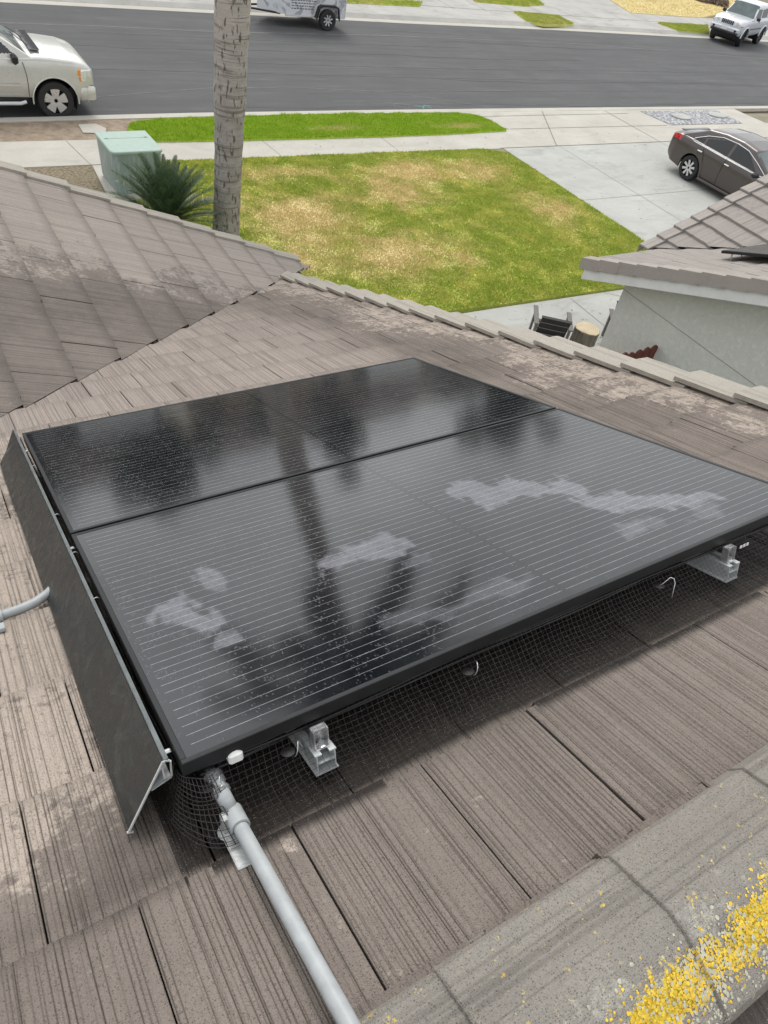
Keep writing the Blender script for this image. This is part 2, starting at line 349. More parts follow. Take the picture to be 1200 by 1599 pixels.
def joints(parent, segs, z, wd=.010):
    for a, b in segs:
        a = np.array(a, float); b = np.array(b, float); t = b - a; nn = np.array([-t[1], t[0]]) / np.linalg.norm(t) * wd / 2
        m_ = MB(); m_.add([(*(a + nn), z), (*(a - nn), z), (*(b - nn), z), (*(b + nn), z)], [(0, 1, 2, 3)]); o = m_.build('expansion_joint', MT['joint'], parent)
        if o.data.polygons[0].normal.z < 0: o.data.flip_normals()
joints(side, [((3.60, 16.7), (3.42, 18.08)), ((8.1, 16.7), (8.0, 18.1)), ((.2, 16.7), (.2, 18.1)), ((11.5, 16.7), (11.5, 18.1))], GZ + .004)
dw = sheet('driveway', [(15.0, -5), (29, -5), (29, 16.74), (15.0, 16.74)], GZ, MT['concrete_new'], thick=.1)
joints(dw, [((15.0, 13.27), (29, 13.3)), ((17.15, 3), (17.15, 16.74)), ((21.6, 3), (21.6, 16.74)), ((15, 9.6), (29, 9.6))], GZ + .004)
ap = sheet('driveway_apron', [(14.9, 16.75), (29, 16.75), (29, 18.13), (28.9, 19.64), (15.4, 19.62), (15.2, 19.3), (16.3, 18.13), (14.9, 18.13)], GZ + .001, MT['concrete'], thick=.1)
joints(ap, [((14.9, 16.76), (27.5, 16.78)), ((16.3, 18.14), (23.4, 18.14)), ((17.05, 16.75), (18.8, 19.9 - .3)), ((21.6, 16.75), (21.7, 19.6)), ((15.8, 19.2), (22.6, 19.3))], GZ + .006, .022)
sw2 = sheet('sidewalk', [(29.005, 16.74), (90, 16.74), (90, 18.13), (29.005, 18.13)], GZ, MT['concrete'], thick=.1)
sheet('neighbor_yard', [(29.005, -5), (90, -5), (90, 16.73), (29.005, 16.73)], GZ - .01, MT['ground'])
gr = sheet('gravel_bed', [(23.6, 18.14), (27.6, 18.14), (27.65, 19.5), (23.4, 19.5)], GZ + .012, MT['gravel'])
for cx_, cy_ in ((24.9, 18.85), (27.05, 18.95)):
    m_ = MB(); m_.prism([(cx_ + .42 * math.cos(a), cy_ + .30 * math.sin(a), GZ + .012) for a in np.linspace(0, 2 * math.pi, 25)[:-1]], (0, 0, .04))
    o = m_.build('stepping_stone', MT['concrete_new'])
    tag(o, ('oval pale stepping stone in the gravel, the one nearer the palm trunk' if cx_ < 25 else 'oval pale stepping stone in the gravel, farther right behind the dark sedan'), 'stepping stone', 'stepping stones in the gravel bed')
walk = sheet('walkway', [(8.0, 4.0), (15.0, 4.0), (15.0, 9.2), (12.5, 9.2), (9.5, 9.28), (8.0, 9.3)], GZ, MT['concrete_new'], thick=.1)
joints(walk, [((11.05, 9.2), (10.95, 4.5)), ((8, 7.5), (15, 7.6)), ((12.0, 9.2), (14.9, 6.9))], GZ + .004)
pad = sheet('cabinet_pad', [(3.50, 14.9), (4.94, 14.9), (4.94, 16.69), (3.62, 16.69)], GZ + .004, MT['concrete'])
sheet('dirt_patch', [(-1, 15.2), (3.49, 15.2), (3.61, 16.69), (-1, 16.69)], GZ + .003, MT['mulch'])
cv = sheet('concrete_cover', [at(122, 194, GZ)[:2], at(150, 193, GZ)[:2], at(166, 200, GZ)[:2], at(165, 208, GZ)[:2], at(130, 207, GZ)[:2]], GZ + .004, MT['concrete'])

def inpoly(x, y, poly):
    r = np.zeros(len(x), bool); n = len(poly)
    for i in range(n):
        x1, y1 = poly[i][:2]; x2, y2 = poly[(i + 1) % n][:2]
        c = ((y1 > y) != (y2 > y)) & (x < (x2 - x1) * (y - y1) / (y2 - y1 + 1e-12) + x1); r ^= c
    return r
def lawn(name, poly, z, step, nbl, h, dryf, label, mat=None):
    mat = mat or MT['grass']
    poly = [tuple(p[:2]) for p in poly]; xs = [p[0] for p in poly]; ys = [p[1] for p in poly]
    # edge polygon densified, grid inside: simple approach, clip a grid with a bmesh-free mask plus skirt
    me = bpy.data.meshes.new(name); bm = bmesh.new(); bm.faces.new([bm.verts.new((x, y, z)) for x, y in poly])
    for ax, lo, hi in ((0, min(xs), max(xs)), (1, min(ys), max(ys))):
        t = lo + step
        while t < hi:
            c = [0, 0, 0]; nn = [0, 0, 0]; c[ax] = t; nn[ax] = 1
            bmesh.ops.bisect_plane(bm, geom=bm.verts[:] + bm.edges[:] + bm.faces[:], plane_co=c, plane_no=nn); t += step
    if bm.faces[0] if False else False: pass
    bm.normal_update(); bm.faces.ensure_lookup_table()
    if bm.faces[0].normal.z < 0: bmesh.ops.reverse_faces(bm, faces=bm.faces)
    bnd = [e for e in bm.edges if len(e.link_faces) == 1]
    ex = bmesh.ops.extrude_edge_only(bm, edges=bnd)
    for v_ in [g_ for g_ in ex['geom'] if isinstance(g_, bmesh.types.BMVert)]: v_.co.z = z - .12
    bm.to_mesh(me); bm.free()
    o = link_mesh(name, me, mat); V = np.array([v_.co[:] for v_ in me.vertices])
    a = me.attributes.new('dry', 'FLOAT', 'POINT'); a.data.foreach_set('value', dryf(V[:, 0], V[:, 1]).astype(np.float32))
    tag(o, kind='structure')
    # blades
    N = int(nbl); x = rng.uniform(min(xs), max(xs), N); y = rng.uniform(min(ys), max(ys), N); k = inpoly(x, y, poly); x = x[k]; y = y[k]; N = len(x)
    dr = dryf(x, y); hh = h * rng.uniform(.5, 1.3, N) * (1.1 - .5 * np.clip(dr, 0, 1)) * (.35 + 1.3 * fbm(x * 3, y * 3, 3)); an = rng.uniform(0, 2 * math.pi, N); wd = rng.uniform(.006, .014, N)
    ln = rng.uniform(0, 1.0, N) * hh; la = rng.uniform(0, 2 * math.pi, N)
    V = np.empty((N, 3, 3)); V[:, 0] = np.stack([x - wd * np.cos(an), y - wd * np.sin(an), np.full(N, z - .004)], 1); V[:, 1] = np.stack([x + wd * np.cos(an), y + wd * np.sin(an), np.full(N, z - .004)], 1)
    V[:, 2] = np.stack([x + ln * np.cos(la), y + ln * np.sin(la), z + hh], 1)
    g = obj('grass', V.reshape(-1, 3), np.arange(N * 3).reshape(-1, 3), mat, attrs={'dry': np.repeat(dr, 3)})
    tag(g, label, 'grass', kind='stuff')
def G3(x, y, cx, cy, sx, sy): return np.exp(-((x - cx) / sx) ** 2 - ((y - cy) / sy) ** 2)
def dry_lawn(x, y):
    d = .95 * G3(x, y, 7.0, 13.6, 1.3, 1.1) + .75 * G3(x, y, 8.5, 11.6, 1.5, .9) + .7 * G3(x, y, 12.5, 15.5, 2.6, .8) + .55 * G3(x, y, 13.6, 12.9, 1.0, 1.0) + .65 * G3(x, y, 7.6, 15.8, 1.6, .5) + .5 * G3(x, y, 9.8, 14.2, 1.2, .9) + .4 * G3(x, y, 6, 11.5, 1, 1)
    d = 1.05 * d + .7 * (fbm(x * .9, y * .9, 4) - .5) + .6 * (fbm(x * 3.2, y * 3.2 + 9, 4) - .5) + .12
    edge = np.minimum(np.minimum(15.0 - x, 16.7 - y), y - 9.35)
    return np.clip(d - .55 * np.exp(-np.clip(edge, 0, 9) / .35), 0, 1)
lp = [(4.96, 16.69), (14.2, 16.66), (14.85, 16.3), (14.93, 12), (14.93, 9.3), (12.5, 9.26), (9.5, 9.33), (8.6, 9.38), (4.0, 9.6), (4, 14.85), (4.96, 14.85)]
lawn('lawn', lp, GZ + .035, .25, 420000, .035, dry_lawn, 'green and straw-yellow lawn grass between the house roof and the driveway')
def dry_park(x, y): return np.clip(.75 * G3(x, y, 14.6, 18.35, 1.5, .35) + .7 * G3(x, y, 10.3, 18.35, 1.3, .3) + .8 * G3(x, y, 5.0, 19.3, .35, .3) + .35 * (fbm(x * 2, y * 2, 3) - .5) - .1, 0, 1)
pp = [at(204, 196, GZ), at(215, 192, GZ), at(226, 191, GZ), at(240, 189, GZ), at(262, 188.5, GZ), at(290, 187, GZ), at(330, 186, GZ), at(480, 181, GZ), at(600, 179.5, GZ), at(700, 179, GZ), at(735, 180, GZ), at(760, 188, GZ), at(791, 205, GZ), at(700, 210, GZ), at(600, 214, GZ), at(450, 218, GZ), at(330, 221, GZ), at(240, 222, GZ), at(220, 219, GZ), at(206, 214, GZ), at(214, 207, GZ), at(199, 203, GZ)]
lawn('verge_lawn', pp, GZ + .035, .25, 130000, .05, dry_park, 'bright green strip of grass between the kerb and the sidewalk', MT['verge_grass'])

# far side of the street
FZ = .14
fb = sheet('far_sidewalk', [(-60, 32.3), (90, 33.1), (90, 34.9), (-60, 34.1)], FZ, MT['concrete_old'], thick=.12)
joints(fb, [((x_, 32.4 + x_ * .005), (x_ + .05, 34.2 + x_ * .005)) for x_ in np.arange(5, 60, 1.9)], FZ + .004, .02)
sheet('far_verge', [(-60, 30.22), (4.2, 30.5), (12.8, 30.64), (20, 30.72), (28.8, 31.04), (39.9, 31.14), (90, 31.2), (90, 33.09), (-60, 32.29)], FZ - .012, MT['concrete_old'], thick=.1)
def dry_far(x, y): return np.clip(.9 + .5 * (fbm(x, y, 3) - .5), 0, 1)
def dry_g(x, y): return np.clip(.25 + .8 * (fbm(x * 1.3, y * 1.3, 3) - .5), 0, 1)
def far_patch(pts, f, n, lb): lawn('far_lawn', [at(*p, FZ) for p in pts], FZ + .03, .6, n, .06, f, lb)
far_patch([(803, 19), (830, 21), (872, 25), (896, 38), (850, 38), (823, 33)], dry_g, 30000, 'small square of green grass between the two driveways across the street')
far_patch([(1028, 36), (1105, 40), (1108, 51), (1060, 48)], dry_g, 30000, 'strip of yellow-green grass by the far kerb beside the parked silver SUV')
far_patch([(736, -3), (838, -2), (850, 8), (820, 10), (742, 3)], dry_g, 30000, 'strip of green and bare grass behind the far sidewalk near the top edge')
far_patch([(490, -4), (660, 3), (655, 10), (480, 1)], dry_g, 16000, 'green grass strip at the top edge behind the trailer')
sheet('far_yard', [at(935, -12, FZ)[:2], at(985, 20, FZ)[:2], at(1100, 27, FZ)[:2], (75, 36), (75, 60), at(900, -40, FZ)[:2]], FZ - .03, MT['mulch'])
lawn('far_yard_lawn', [at(938, -10, FZ), at(985, 20, FZ), at(1070, 26, FZ), at(1100, 27, FZ), at(1180, 10, FZ), at(1130, -10, FZ)], FZ + .03, .8, 60000, .07, dry_far, 'straw-coloured dry lawn across the street behind the silver SUV')
sheet('far_driveway', [(-60, 34.11), (42, 34.6), (60, 60), (-60, 60)], FZ - .005, MT['concrete_old'], thick=.1)
# pale scuffs and a patch seam on the road
def ribbon(name, pts, wd, z, mat, parent=None):
    m_ = MB(); P = [np.array(p[:2], float) for p in pts]; V = []
    for i, p in enumerate(P):
        t = P[min(i + 1, len(P) - 1)] - P[max(i - 1, 0)]; t /= np.linalg.norm(t); n_ = np.array([-t[1], t[0]]); k = wd / 2 * (.7 + .6 * random.random()); V += [(*(p + n_ * k), z), (*(p - n_ * k), z)]
    o = m_.add(V, [(2 * i, 2 * i + 1, 2 * i + 3, 2 * i + 2) for i in range(len(P) - 1)]).build(name, mat, parent)
    if o.data.polygons[0].normal.z < 0: o.data.flip_normals()
    return o
road = bpy.data.objects['road']
MT['scuff'] = plain('road_scuff', (.135, .135, .13), .9, 0, .25, 3)
def dens(pts, n=8):
    o = []
    for a, b in zip(pts[:-1], pts[1:]):
        for k in range(n): t = k / n; o.append((a[0] * (1 - t) + b[0] * t, a[1] * (1 - t) + b[1] * t))
    return o + [pts[-1]]
for pts, wd in (([(150, 151), (250, 143), (330, 137), (450, 136), (600, 143), (700, 157), (760, 166)], .05), ([(0, 35), (150, 40), (330, 49), (600, 55), (900, 68), (1200, 92)], .09), ([(600, 160), (680, 166), (760, 170)], .05)):
    ribbon('pale_line', [at(*p, 0) for p in dens(pts)], wd, .004, MT['scuff'], road)
MT['teal'] = plain('teal_spray_paint', (.10, .30, .27), .9, 0, .4, 5)
m_ = MB(); c_ = at(659, 166, 0)
for a_, b_ in (((-.28, .1), (.3, -.12)), ((-.05, -.16), (.2, .16)), ((.1, .1), (.36, .04))):
    p = c_[:2] + np.array(a_); q = c_[:2] + np.array(b_); t = q - p; n_ = np.array([-t[1], t[0]]) / np.linalg.norm(t) * .02
    m_.add([(*(p + n_), .005), (*(p - n_), .005), (*(q - n_), .005), (*(q + n_), .005)], [(0, 1, 2, 3)])
m_.build('paint_mark', MT['teal'], road)
ring_ = [at(628, 166, 0)[:2] + np.array([.26 * math.cos(a), .22 * math.sin(a)]) for a in np.linspace(0, 2 * math.pi, 22)]
ribbon('paint_ring', ring_, .03, .005, MT['scuff'], road)

# ------------------------------------------------------------------ roofs
AL = .3822; TA = math.tan(AL); CA = math.cos(AL); SA = math.sin(AL); C0 = 5.6418; ZL = 4.50
TW, EX = .258, .2975
class Plane:
    """z = z0 - TA*v ; u,v plan axes"""
    def __init__(s, o, U, Vv, z0): s.o = np.array(o, float); s.U = np.array(U, float); s.V = np.array(Vv, float); s.z0 = z0
    def P(s, u, v, h=0):
        u = np.asarray(u, float); v = np.asarray(v, float); h = np.asarray(h, float) + 0 * u
        x = s.o[0] + u * s.U[0] + v * s.V[0]; y = s.o[1] + u * s.U[1] + v * s.V[1]; z = s.z0 - TA * v + h / CA
        return np.stack([x, y, z], -1)
def tiles(name, pl, u0, u1, v0, v1, vphase, uphase, mat, parent, keep, fields, nu_f=lambda v: (34, 4), clip=None, th=.021, TW=TW, EX=EX, gap=.0028, jag=.005, edge=.3):
    Vs = []; Fs = []; W_ = []; Pa = []; Rn = []; Gr = []; UVs = []; n0 = 0; tid = 0
    c0 = math.floor((v0 - vphase) / EX); c1 = math.ceil((v1 - vphase) / EX)
    for c in range(c0, c1):
        va = vphase + c * EX; vb = va + EX
        off = uphase + (c % 2) * TW / 2
        k0 = math.floor((u0 - off) / TW); k1 = math.ceil((u1 - off) / TW)
        for k in range(k0, k1):
            ua = off + k * TW + rng.normal(0, .0006); ub = ua + TW - gap; um = (ua + ub) / 2; vm = (va + vb) / 2
            if not keep(um, vm): continue
            tid += 1; nu, nv = nu_f(vm); a_ = max(ua, u0); b_ = min(ub, u1)
            if b_ - a_ < .01: continue
            uu = np.linspace(a_, b_, nu + 1)
            # jagged butt
            cuts = np.sort(rng.uniform(ua, ub, 2)); st = rng.normal(0, jag, 3); je = np.where(uu < cuts[0], st[0], np.where(uu < cuts[1], st[1], st[2]))
            s = np.linspace(0, 1, nv + 1); UU, S = np.meshgrid(uu, s, indexing='ij'); VE = vb + je[:, None]; VA = va - .035
            VV = VA + (VE - VA) * S
            # grooves
            gp = np.zeros(nu + 1); x_ = a_ + .003; du_ = (b_ - a_) / nu; fr_ = .5 + 1.0 * rng.random()
            while x_ < b_ - .003:
                gp[int(round((x_ - a_) / du_))] = rng.uniform(.35, 1) * (1 if rng.random() < .8 else .5)
                x_ += max(.0032, rng.gamma(3.0, .0026) * (.6 + .9 * vn(np.array([x_ * 25 + tid]), np.array([tid * 1.7]))[0]))
            ln = (.55 + .75 * vn(UU * 90 + tid * 5, VV * 6 + tid)) if nu > 80 else .5 + .15 * vn(UU * 40, VV * 5); GP = gp[:, None] * np.clip(ln, 0, 1); GP[0] = GP[-1] = .5; GP[:, -1] = np.maximum(GP[:, -1], edge)
            HH = th * np.clip((VV - va) / EX, -.2, 1.1) + .003 - GP * .0034 + rng.normal(0, .0008) + (um - UU) * rng.normal(0, .006)
            HH = HH + .0012 * (vn(UU * 40 + tid, VV * 40) - .5)
            P = pl.P(UU, VV, HH).reshape(-1, 3); N = len(P); idx = np.arange(N).reshape(nu + 1, nv + 1) + n0
            F = np.stack([idx[:-1, :-1], idx[1:, :-1], idx[1:, 1:], idx[:-1, 1:]], -1).reshape(-1, 4); Fs.append(F)
            w_, p_ = fields(UU.ravel(), VV.ravel(), tid); r = rng.random()
            Vs.append(P); W_.append(w_); Pa.append(p_); Rn.append(np.full(N, r)); Gr.append(GP.ravel()); uo = tid * 1.37
            UVs.append(np.stack([UU.ravel() + uo, VV.ravel() + tid * .41], 1)); n0 += N
            # rims: butt and both sides drop by th
            for line, (uL, vL, hL) in (('b', (UU[:, -1], VV[:, -1], HH[:, -1])), ('l', (UU[0, :], VV[0, :], HH[0, :])), ('r', (UU[-1, :], VV[-1, :], HH[-1, :]))):
                t = pl.P(uL, vL, hL); b = pl.P(uL, vL, hL - th - .003); n_ = len(uL); Vs.append(np.concatenate([t, b])); i0 = np.arange(n_ - 1) + n0
                Fs.append(np.stack([i0, i0 + 1, i0 + 1 + n_, i0 + n_], 1)); n0 += 2 * n_
                w2, p2 = fields(np.concatenate([uL, uL]), np.concatenate([vL, vL]), tid)
                W_.append(w2); Pa.append(p2); Rn.append(np.full(2 * n_, r)); Gr.append(np.full(2 * n_, .55)); UVs.append(np.stack([np.concatenate([uL, uL]) + uo, np.concatenate([vL, vL]) + np.repeat([0, .02], n_)], 1))
    V = np.concatenate(Vs); F = np.concatenate(Fs)
    o = obj(name, V, F, mat, parent, False, dict(wet=np.concatenate(W_), pale=np.concatenate(Pa), rnd=np.concatenate(Rn), grv=np.concatenate(Gr)), np.concatenate(UVs))
    if clip:
        bm = bmesh.new(); bm.from_mesh(o.data)
        for pc, pn_ in clip:
            bmesh.ops.bisect_plane(bm, geom=bm.verts[:] + bm.edges[:] + bm.faces[:], plane_co=pc, plane_no=pn_, clear_outer=True)
        bm.to_mesh(o.data); bm.free()
    return o
house = empty('tiled_house', (0, 3, 0), label='house under the camera, its brown striated concrete tile roof carrying the solar array', cat='house')
house.location = (0, 0, 0)
XR, YL = 2.86, 6.40              # inner sides of the two gable-edge tile rows
VAL = 2.90                       # valley: y = x + VAL
main = Plane((0, 0), (1, 0), (0, 1), C0); ZS = C0 - TA * VAL
sidep = Plane((0, 0), (0, 1), (1, 0), ZS); back = Plane((0, -.03), (1, 0), (0, -1), C0 + .012)
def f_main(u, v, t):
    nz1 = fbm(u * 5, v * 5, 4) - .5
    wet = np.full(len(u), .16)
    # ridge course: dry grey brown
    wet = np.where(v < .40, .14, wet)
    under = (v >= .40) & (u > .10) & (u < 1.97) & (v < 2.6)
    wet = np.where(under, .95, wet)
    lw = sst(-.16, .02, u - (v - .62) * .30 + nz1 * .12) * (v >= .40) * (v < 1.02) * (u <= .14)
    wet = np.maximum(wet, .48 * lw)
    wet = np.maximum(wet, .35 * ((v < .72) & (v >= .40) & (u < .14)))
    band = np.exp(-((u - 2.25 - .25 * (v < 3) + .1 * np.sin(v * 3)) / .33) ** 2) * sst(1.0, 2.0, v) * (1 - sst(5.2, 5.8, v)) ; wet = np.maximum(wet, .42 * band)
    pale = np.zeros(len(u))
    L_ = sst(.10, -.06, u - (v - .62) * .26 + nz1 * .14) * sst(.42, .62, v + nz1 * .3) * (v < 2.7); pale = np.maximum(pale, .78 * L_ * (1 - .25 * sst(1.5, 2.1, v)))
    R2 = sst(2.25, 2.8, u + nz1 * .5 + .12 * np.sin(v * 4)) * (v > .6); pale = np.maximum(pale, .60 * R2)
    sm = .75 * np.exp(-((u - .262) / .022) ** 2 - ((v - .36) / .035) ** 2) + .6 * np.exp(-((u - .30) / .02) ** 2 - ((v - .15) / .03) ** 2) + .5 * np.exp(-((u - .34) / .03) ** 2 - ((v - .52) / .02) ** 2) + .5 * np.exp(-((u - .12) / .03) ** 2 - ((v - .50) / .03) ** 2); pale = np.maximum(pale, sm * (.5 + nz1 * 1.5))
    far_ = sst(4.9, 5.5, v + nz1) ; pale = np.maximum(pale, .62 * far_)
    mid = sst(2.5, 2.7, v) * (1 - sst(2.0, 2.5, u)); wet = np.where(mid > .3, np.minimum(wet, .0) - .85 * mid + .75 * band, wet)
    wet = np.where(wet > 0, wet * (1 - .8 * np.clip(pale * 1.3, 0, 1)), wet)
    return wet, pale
def f_side(u, v, t):
    nz1 = fbm(u * 3, v * 3, 4) - .5
    yb = 4.75 + .18 * v + nz1 * .9
    pale = 1.05 * sst(-.35, .55, u - yb) + .12 * np.exp(-((u - yb + .1) / .2) ** 2)
    wet = .40 * sst(.25, -.3, u - yb) * (1 - .5 * sst(-.6, -1.5, u - yb))
    return wet, pale
def f_plain(w_, p_): return lambda u, v, t: (np.full(len(u), w_), np.full(len(u), p_))
def nuf_main(v): return (170, 10) if v < .98 else ((90, 6) if v < 2.6 else (60, 4))
kk = 1 / math.sqrt(2)
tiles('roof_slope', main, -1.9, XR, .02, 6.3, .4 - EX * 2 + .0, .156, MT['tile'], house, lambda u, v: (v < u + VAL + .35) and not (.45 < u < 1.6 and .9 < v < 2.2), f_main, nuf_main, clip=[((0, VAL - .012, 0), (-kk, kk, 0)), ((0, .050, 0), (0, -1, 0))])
tiles('roof_slope', sidep, 0, YL, -2.0, 3.4, .231, .05, MT['tile_side'], house, lambda u, v: u > v + VAL - .35, f_side, lambda v: (60, 5), clip=[((0, VAL + .006, 0), (kk, -kk, 0))], TW=.262, EX=.311, jag=.003, edge=.8)
tiles('roof_slope', back, -1.4, 3.0, .0, 1.6, -.02, .1, MT['tile'], house, lambda u, v: True, f_plain(.55, 0), lambda v: (60, 5), clip=[((0, -.075, 0), (0, 1, 0))])
# deck sheets below the tiles, walls below the roof
mb = MB(); q = lambda x, y, pl: None
def pm(x, y): return (x, y, C0 - TA * y - .035)
def ps(x, y): return (x, y, ZS - TA * x - .035)
mb.add([pm(-1.9, .0), pm(XR + .1, .0), pm(XR + .1, XR + .1 + VAL), pm(-1.9, -1.9 + VAL)], [(0, 1, 2, 3)])
mb.add([ps(-1.9, 1.0), ps(3.3, 3.3 + VAL), ps(3.3, YL + .1), ps(-1.9, YL + .1)], [(0, 1, 2, 3)])
mb.add([(-1.9, -.065, C0 - .01), (XR + .1, -.065, C0 - .01), (XR + .1, -2, C0 - .01 - TA * 1.94), (-1.9, -2, C0 - .01 - TA * 1.94)], [(0, 1, 2, 3)])
mb.build('roof_deck', MT['deck'], house)
mb = MB(); mb.prism([(XR - .12, -1.9, 0), (XR - .12, YL - .3, 0), (XR - .12, YL - .3, C0 - TA * (YL - .3) - .15), (XR - .12, 0, C0 - .15), (XR - .12, -1.9, C0 - TA * 1.9 - .15)], (-.15, 0, 0))
mb.prism([(-1.9, YL - .15, 0), (XR - .27, YL - .15, 0), (XR - .27, YL - .15, ZS - TA * (XR - .27) - .15), (-1.9, YL - .15, ZS + TA * 1.9 - .15)], (0, -.15, 0)); mb.build('wall', MT['stucco'], house)
mb = MB(); mb.prism([(XR + .09, -1.9, C0 - TA * 1.9 - .22), (XR + .09, 0, C0 - .22), (XR + .09, YL - .2, C0 - TA * (YL - .2) - .22), (XR + .09, YL - .2, C0 - TA * (YL - .2) - .05), (XR + .09, 0, C0 - .05), (XR + .09, -1.9, C0 - TA * 1.9 - .05)], (.03, 0, 0)); mb.build('fascia_board', MT['white_paint'], house)
mb = MB(); mb.prism([(-1.9, YL + .09, ZS + TA * 1.9 - .22), (3.2, YL + .09, ZS - TA * 3.2 - .22), (3.2, YL + .09, ZS - TA * 3.2 - .05), (-1.9, YL + .09, ZS + TA * 1.9 - .05)], (0, .03, 0)); mb.build('fascia_board', MT['white_paint'], house)
# valley flashing
mb = MB(); a_ = np.array([-1.5, -1.5 + VAL, 0]); b_ = np.array([2.98, 2.98 + VAL, 0])
def vz(p): return C0 - TA * p[1] - .028
def vz2(p): return ZS - TA * p[0] - .028
d_ = np.array([.10, -.0, 0]); e_ = np.array([0, .10, 0])
V = []
for p in (a_, b_):
    l = p + e_; r = p + d_; V += [(l[0], l[1], vz2(l)), (p[0], p[1], vz(p)), (r[0], r[1], vz(r))]
mb.add(V, [(0, 1, 4, 3), (1, 2, 5, 4)]); mb.build('valley_flashing', MT['deck'], house)
# gable-edge (rake) tiles: each an L-shaped piece, tail raised over the next
def rake_tile(name, pl, u, v, flip, mat, parent, f, wd=.19, ex=EX, drop=.15, ln=.365, h0=.028, h1=.062):
    n, nv = 10, 8; us = np.linspace(0, wd, n + 1); vs = np.linspace(0, ln, nv + 1); U_, V_ = np.meshgrid(us, vs, indexing='ij')
    rot = rng.normal(0, .012); hh = h0 + (h1 - h0) * (V_ / ln) + .0 * U_ - .004 * (U_ / wd) ** 4; hh = hh - .0016 * (rng.random(n + 1)[:, None] < .3) + .0015 * vn(U_ * 60 + u * 3, V_ * 30 + v * 9)
    s = -1 if flip else 1
    X = u + s * (U_ + rot * V_); Y = v + V_ + rng.normal(0, .003)
    top = pl.P(X, Y, hh).reshape(-1, 3); bot = pl.P(X, Y, hh - .02).reshape(-1, 3); N = len(top); idx = np.arange(N).reshape(n + 1, nv + 1)
    F = list(map(tuple, np.stack([idx[:-1, :-1], idx[1:, :-1], idx[1:, 1:], idx[:-1, 1:]], -1).reshape(-1, 4)))
    F += [tuple(N + i for i in f_[::-1]) for f_ in F[:]]
    V = list(map(tuple, top)) + list(map(tuple, bot))
    def wall_(line):
        for a, b in zip(line[:-1], line[1:]): F.append((a, b, b + N, a + N))
    wall_(idx[:, -1].tolist()); wall_(idx[0, :].tolist()); wall_(idx[:, 0].tolist())
    e = idx[-1, :].tolist(); base = len(V)
    for i in e: V.append((V[i][0], V[i][1], V[i][2] - drop))
    for k in range(len(e) - 1): F.append((e[k], e[k + 1], base + k + 1, base + k))
    F.append((e[-1], e[-1] + N, base + len(e) - 1))
    V = np.array(V); w_, p_ = f(np.full(len(V), u), np.full(len(V), v), 0); Nn = len(V)
    gr = np.zeros(Nn); gr[:N] = np.repeat(rng.random(n + 1) < .18, nv + 1) * .5
    uvu = np.concatenate([np.stack([U_.ravel(), V_.ravel()], 1)] * 2 + [np.stack([np.full(len(e), wd + drop), vs], 1)]) + rng.random(2) * 9
    o = obj(name, V, F, mat, parent, False, dict(wet=w_, pale=p_, rnd=np.full(Nn, rng.random() * .5), grv=gr), uvu); return o
v = .42 - EX - .35
vs_ = np.arange(.40 - EX * 2 - .04, 5.85, EX)
for v in vs_: rake_tile('rake_tile', main, XR - .02, v, False, MT['tile_cap'], house, f_plain(.0, 1.))
for v in np.arange(.231 - .311 * 6 - .04, 3.15, .311): rake_tile('rake_tile', sidep, YL - .02, v, False, MT['tile_cap'], house, f_plain(.0, 1.), wd=.14, ln=.375, h0=.02, h1=.045, ex=.311)
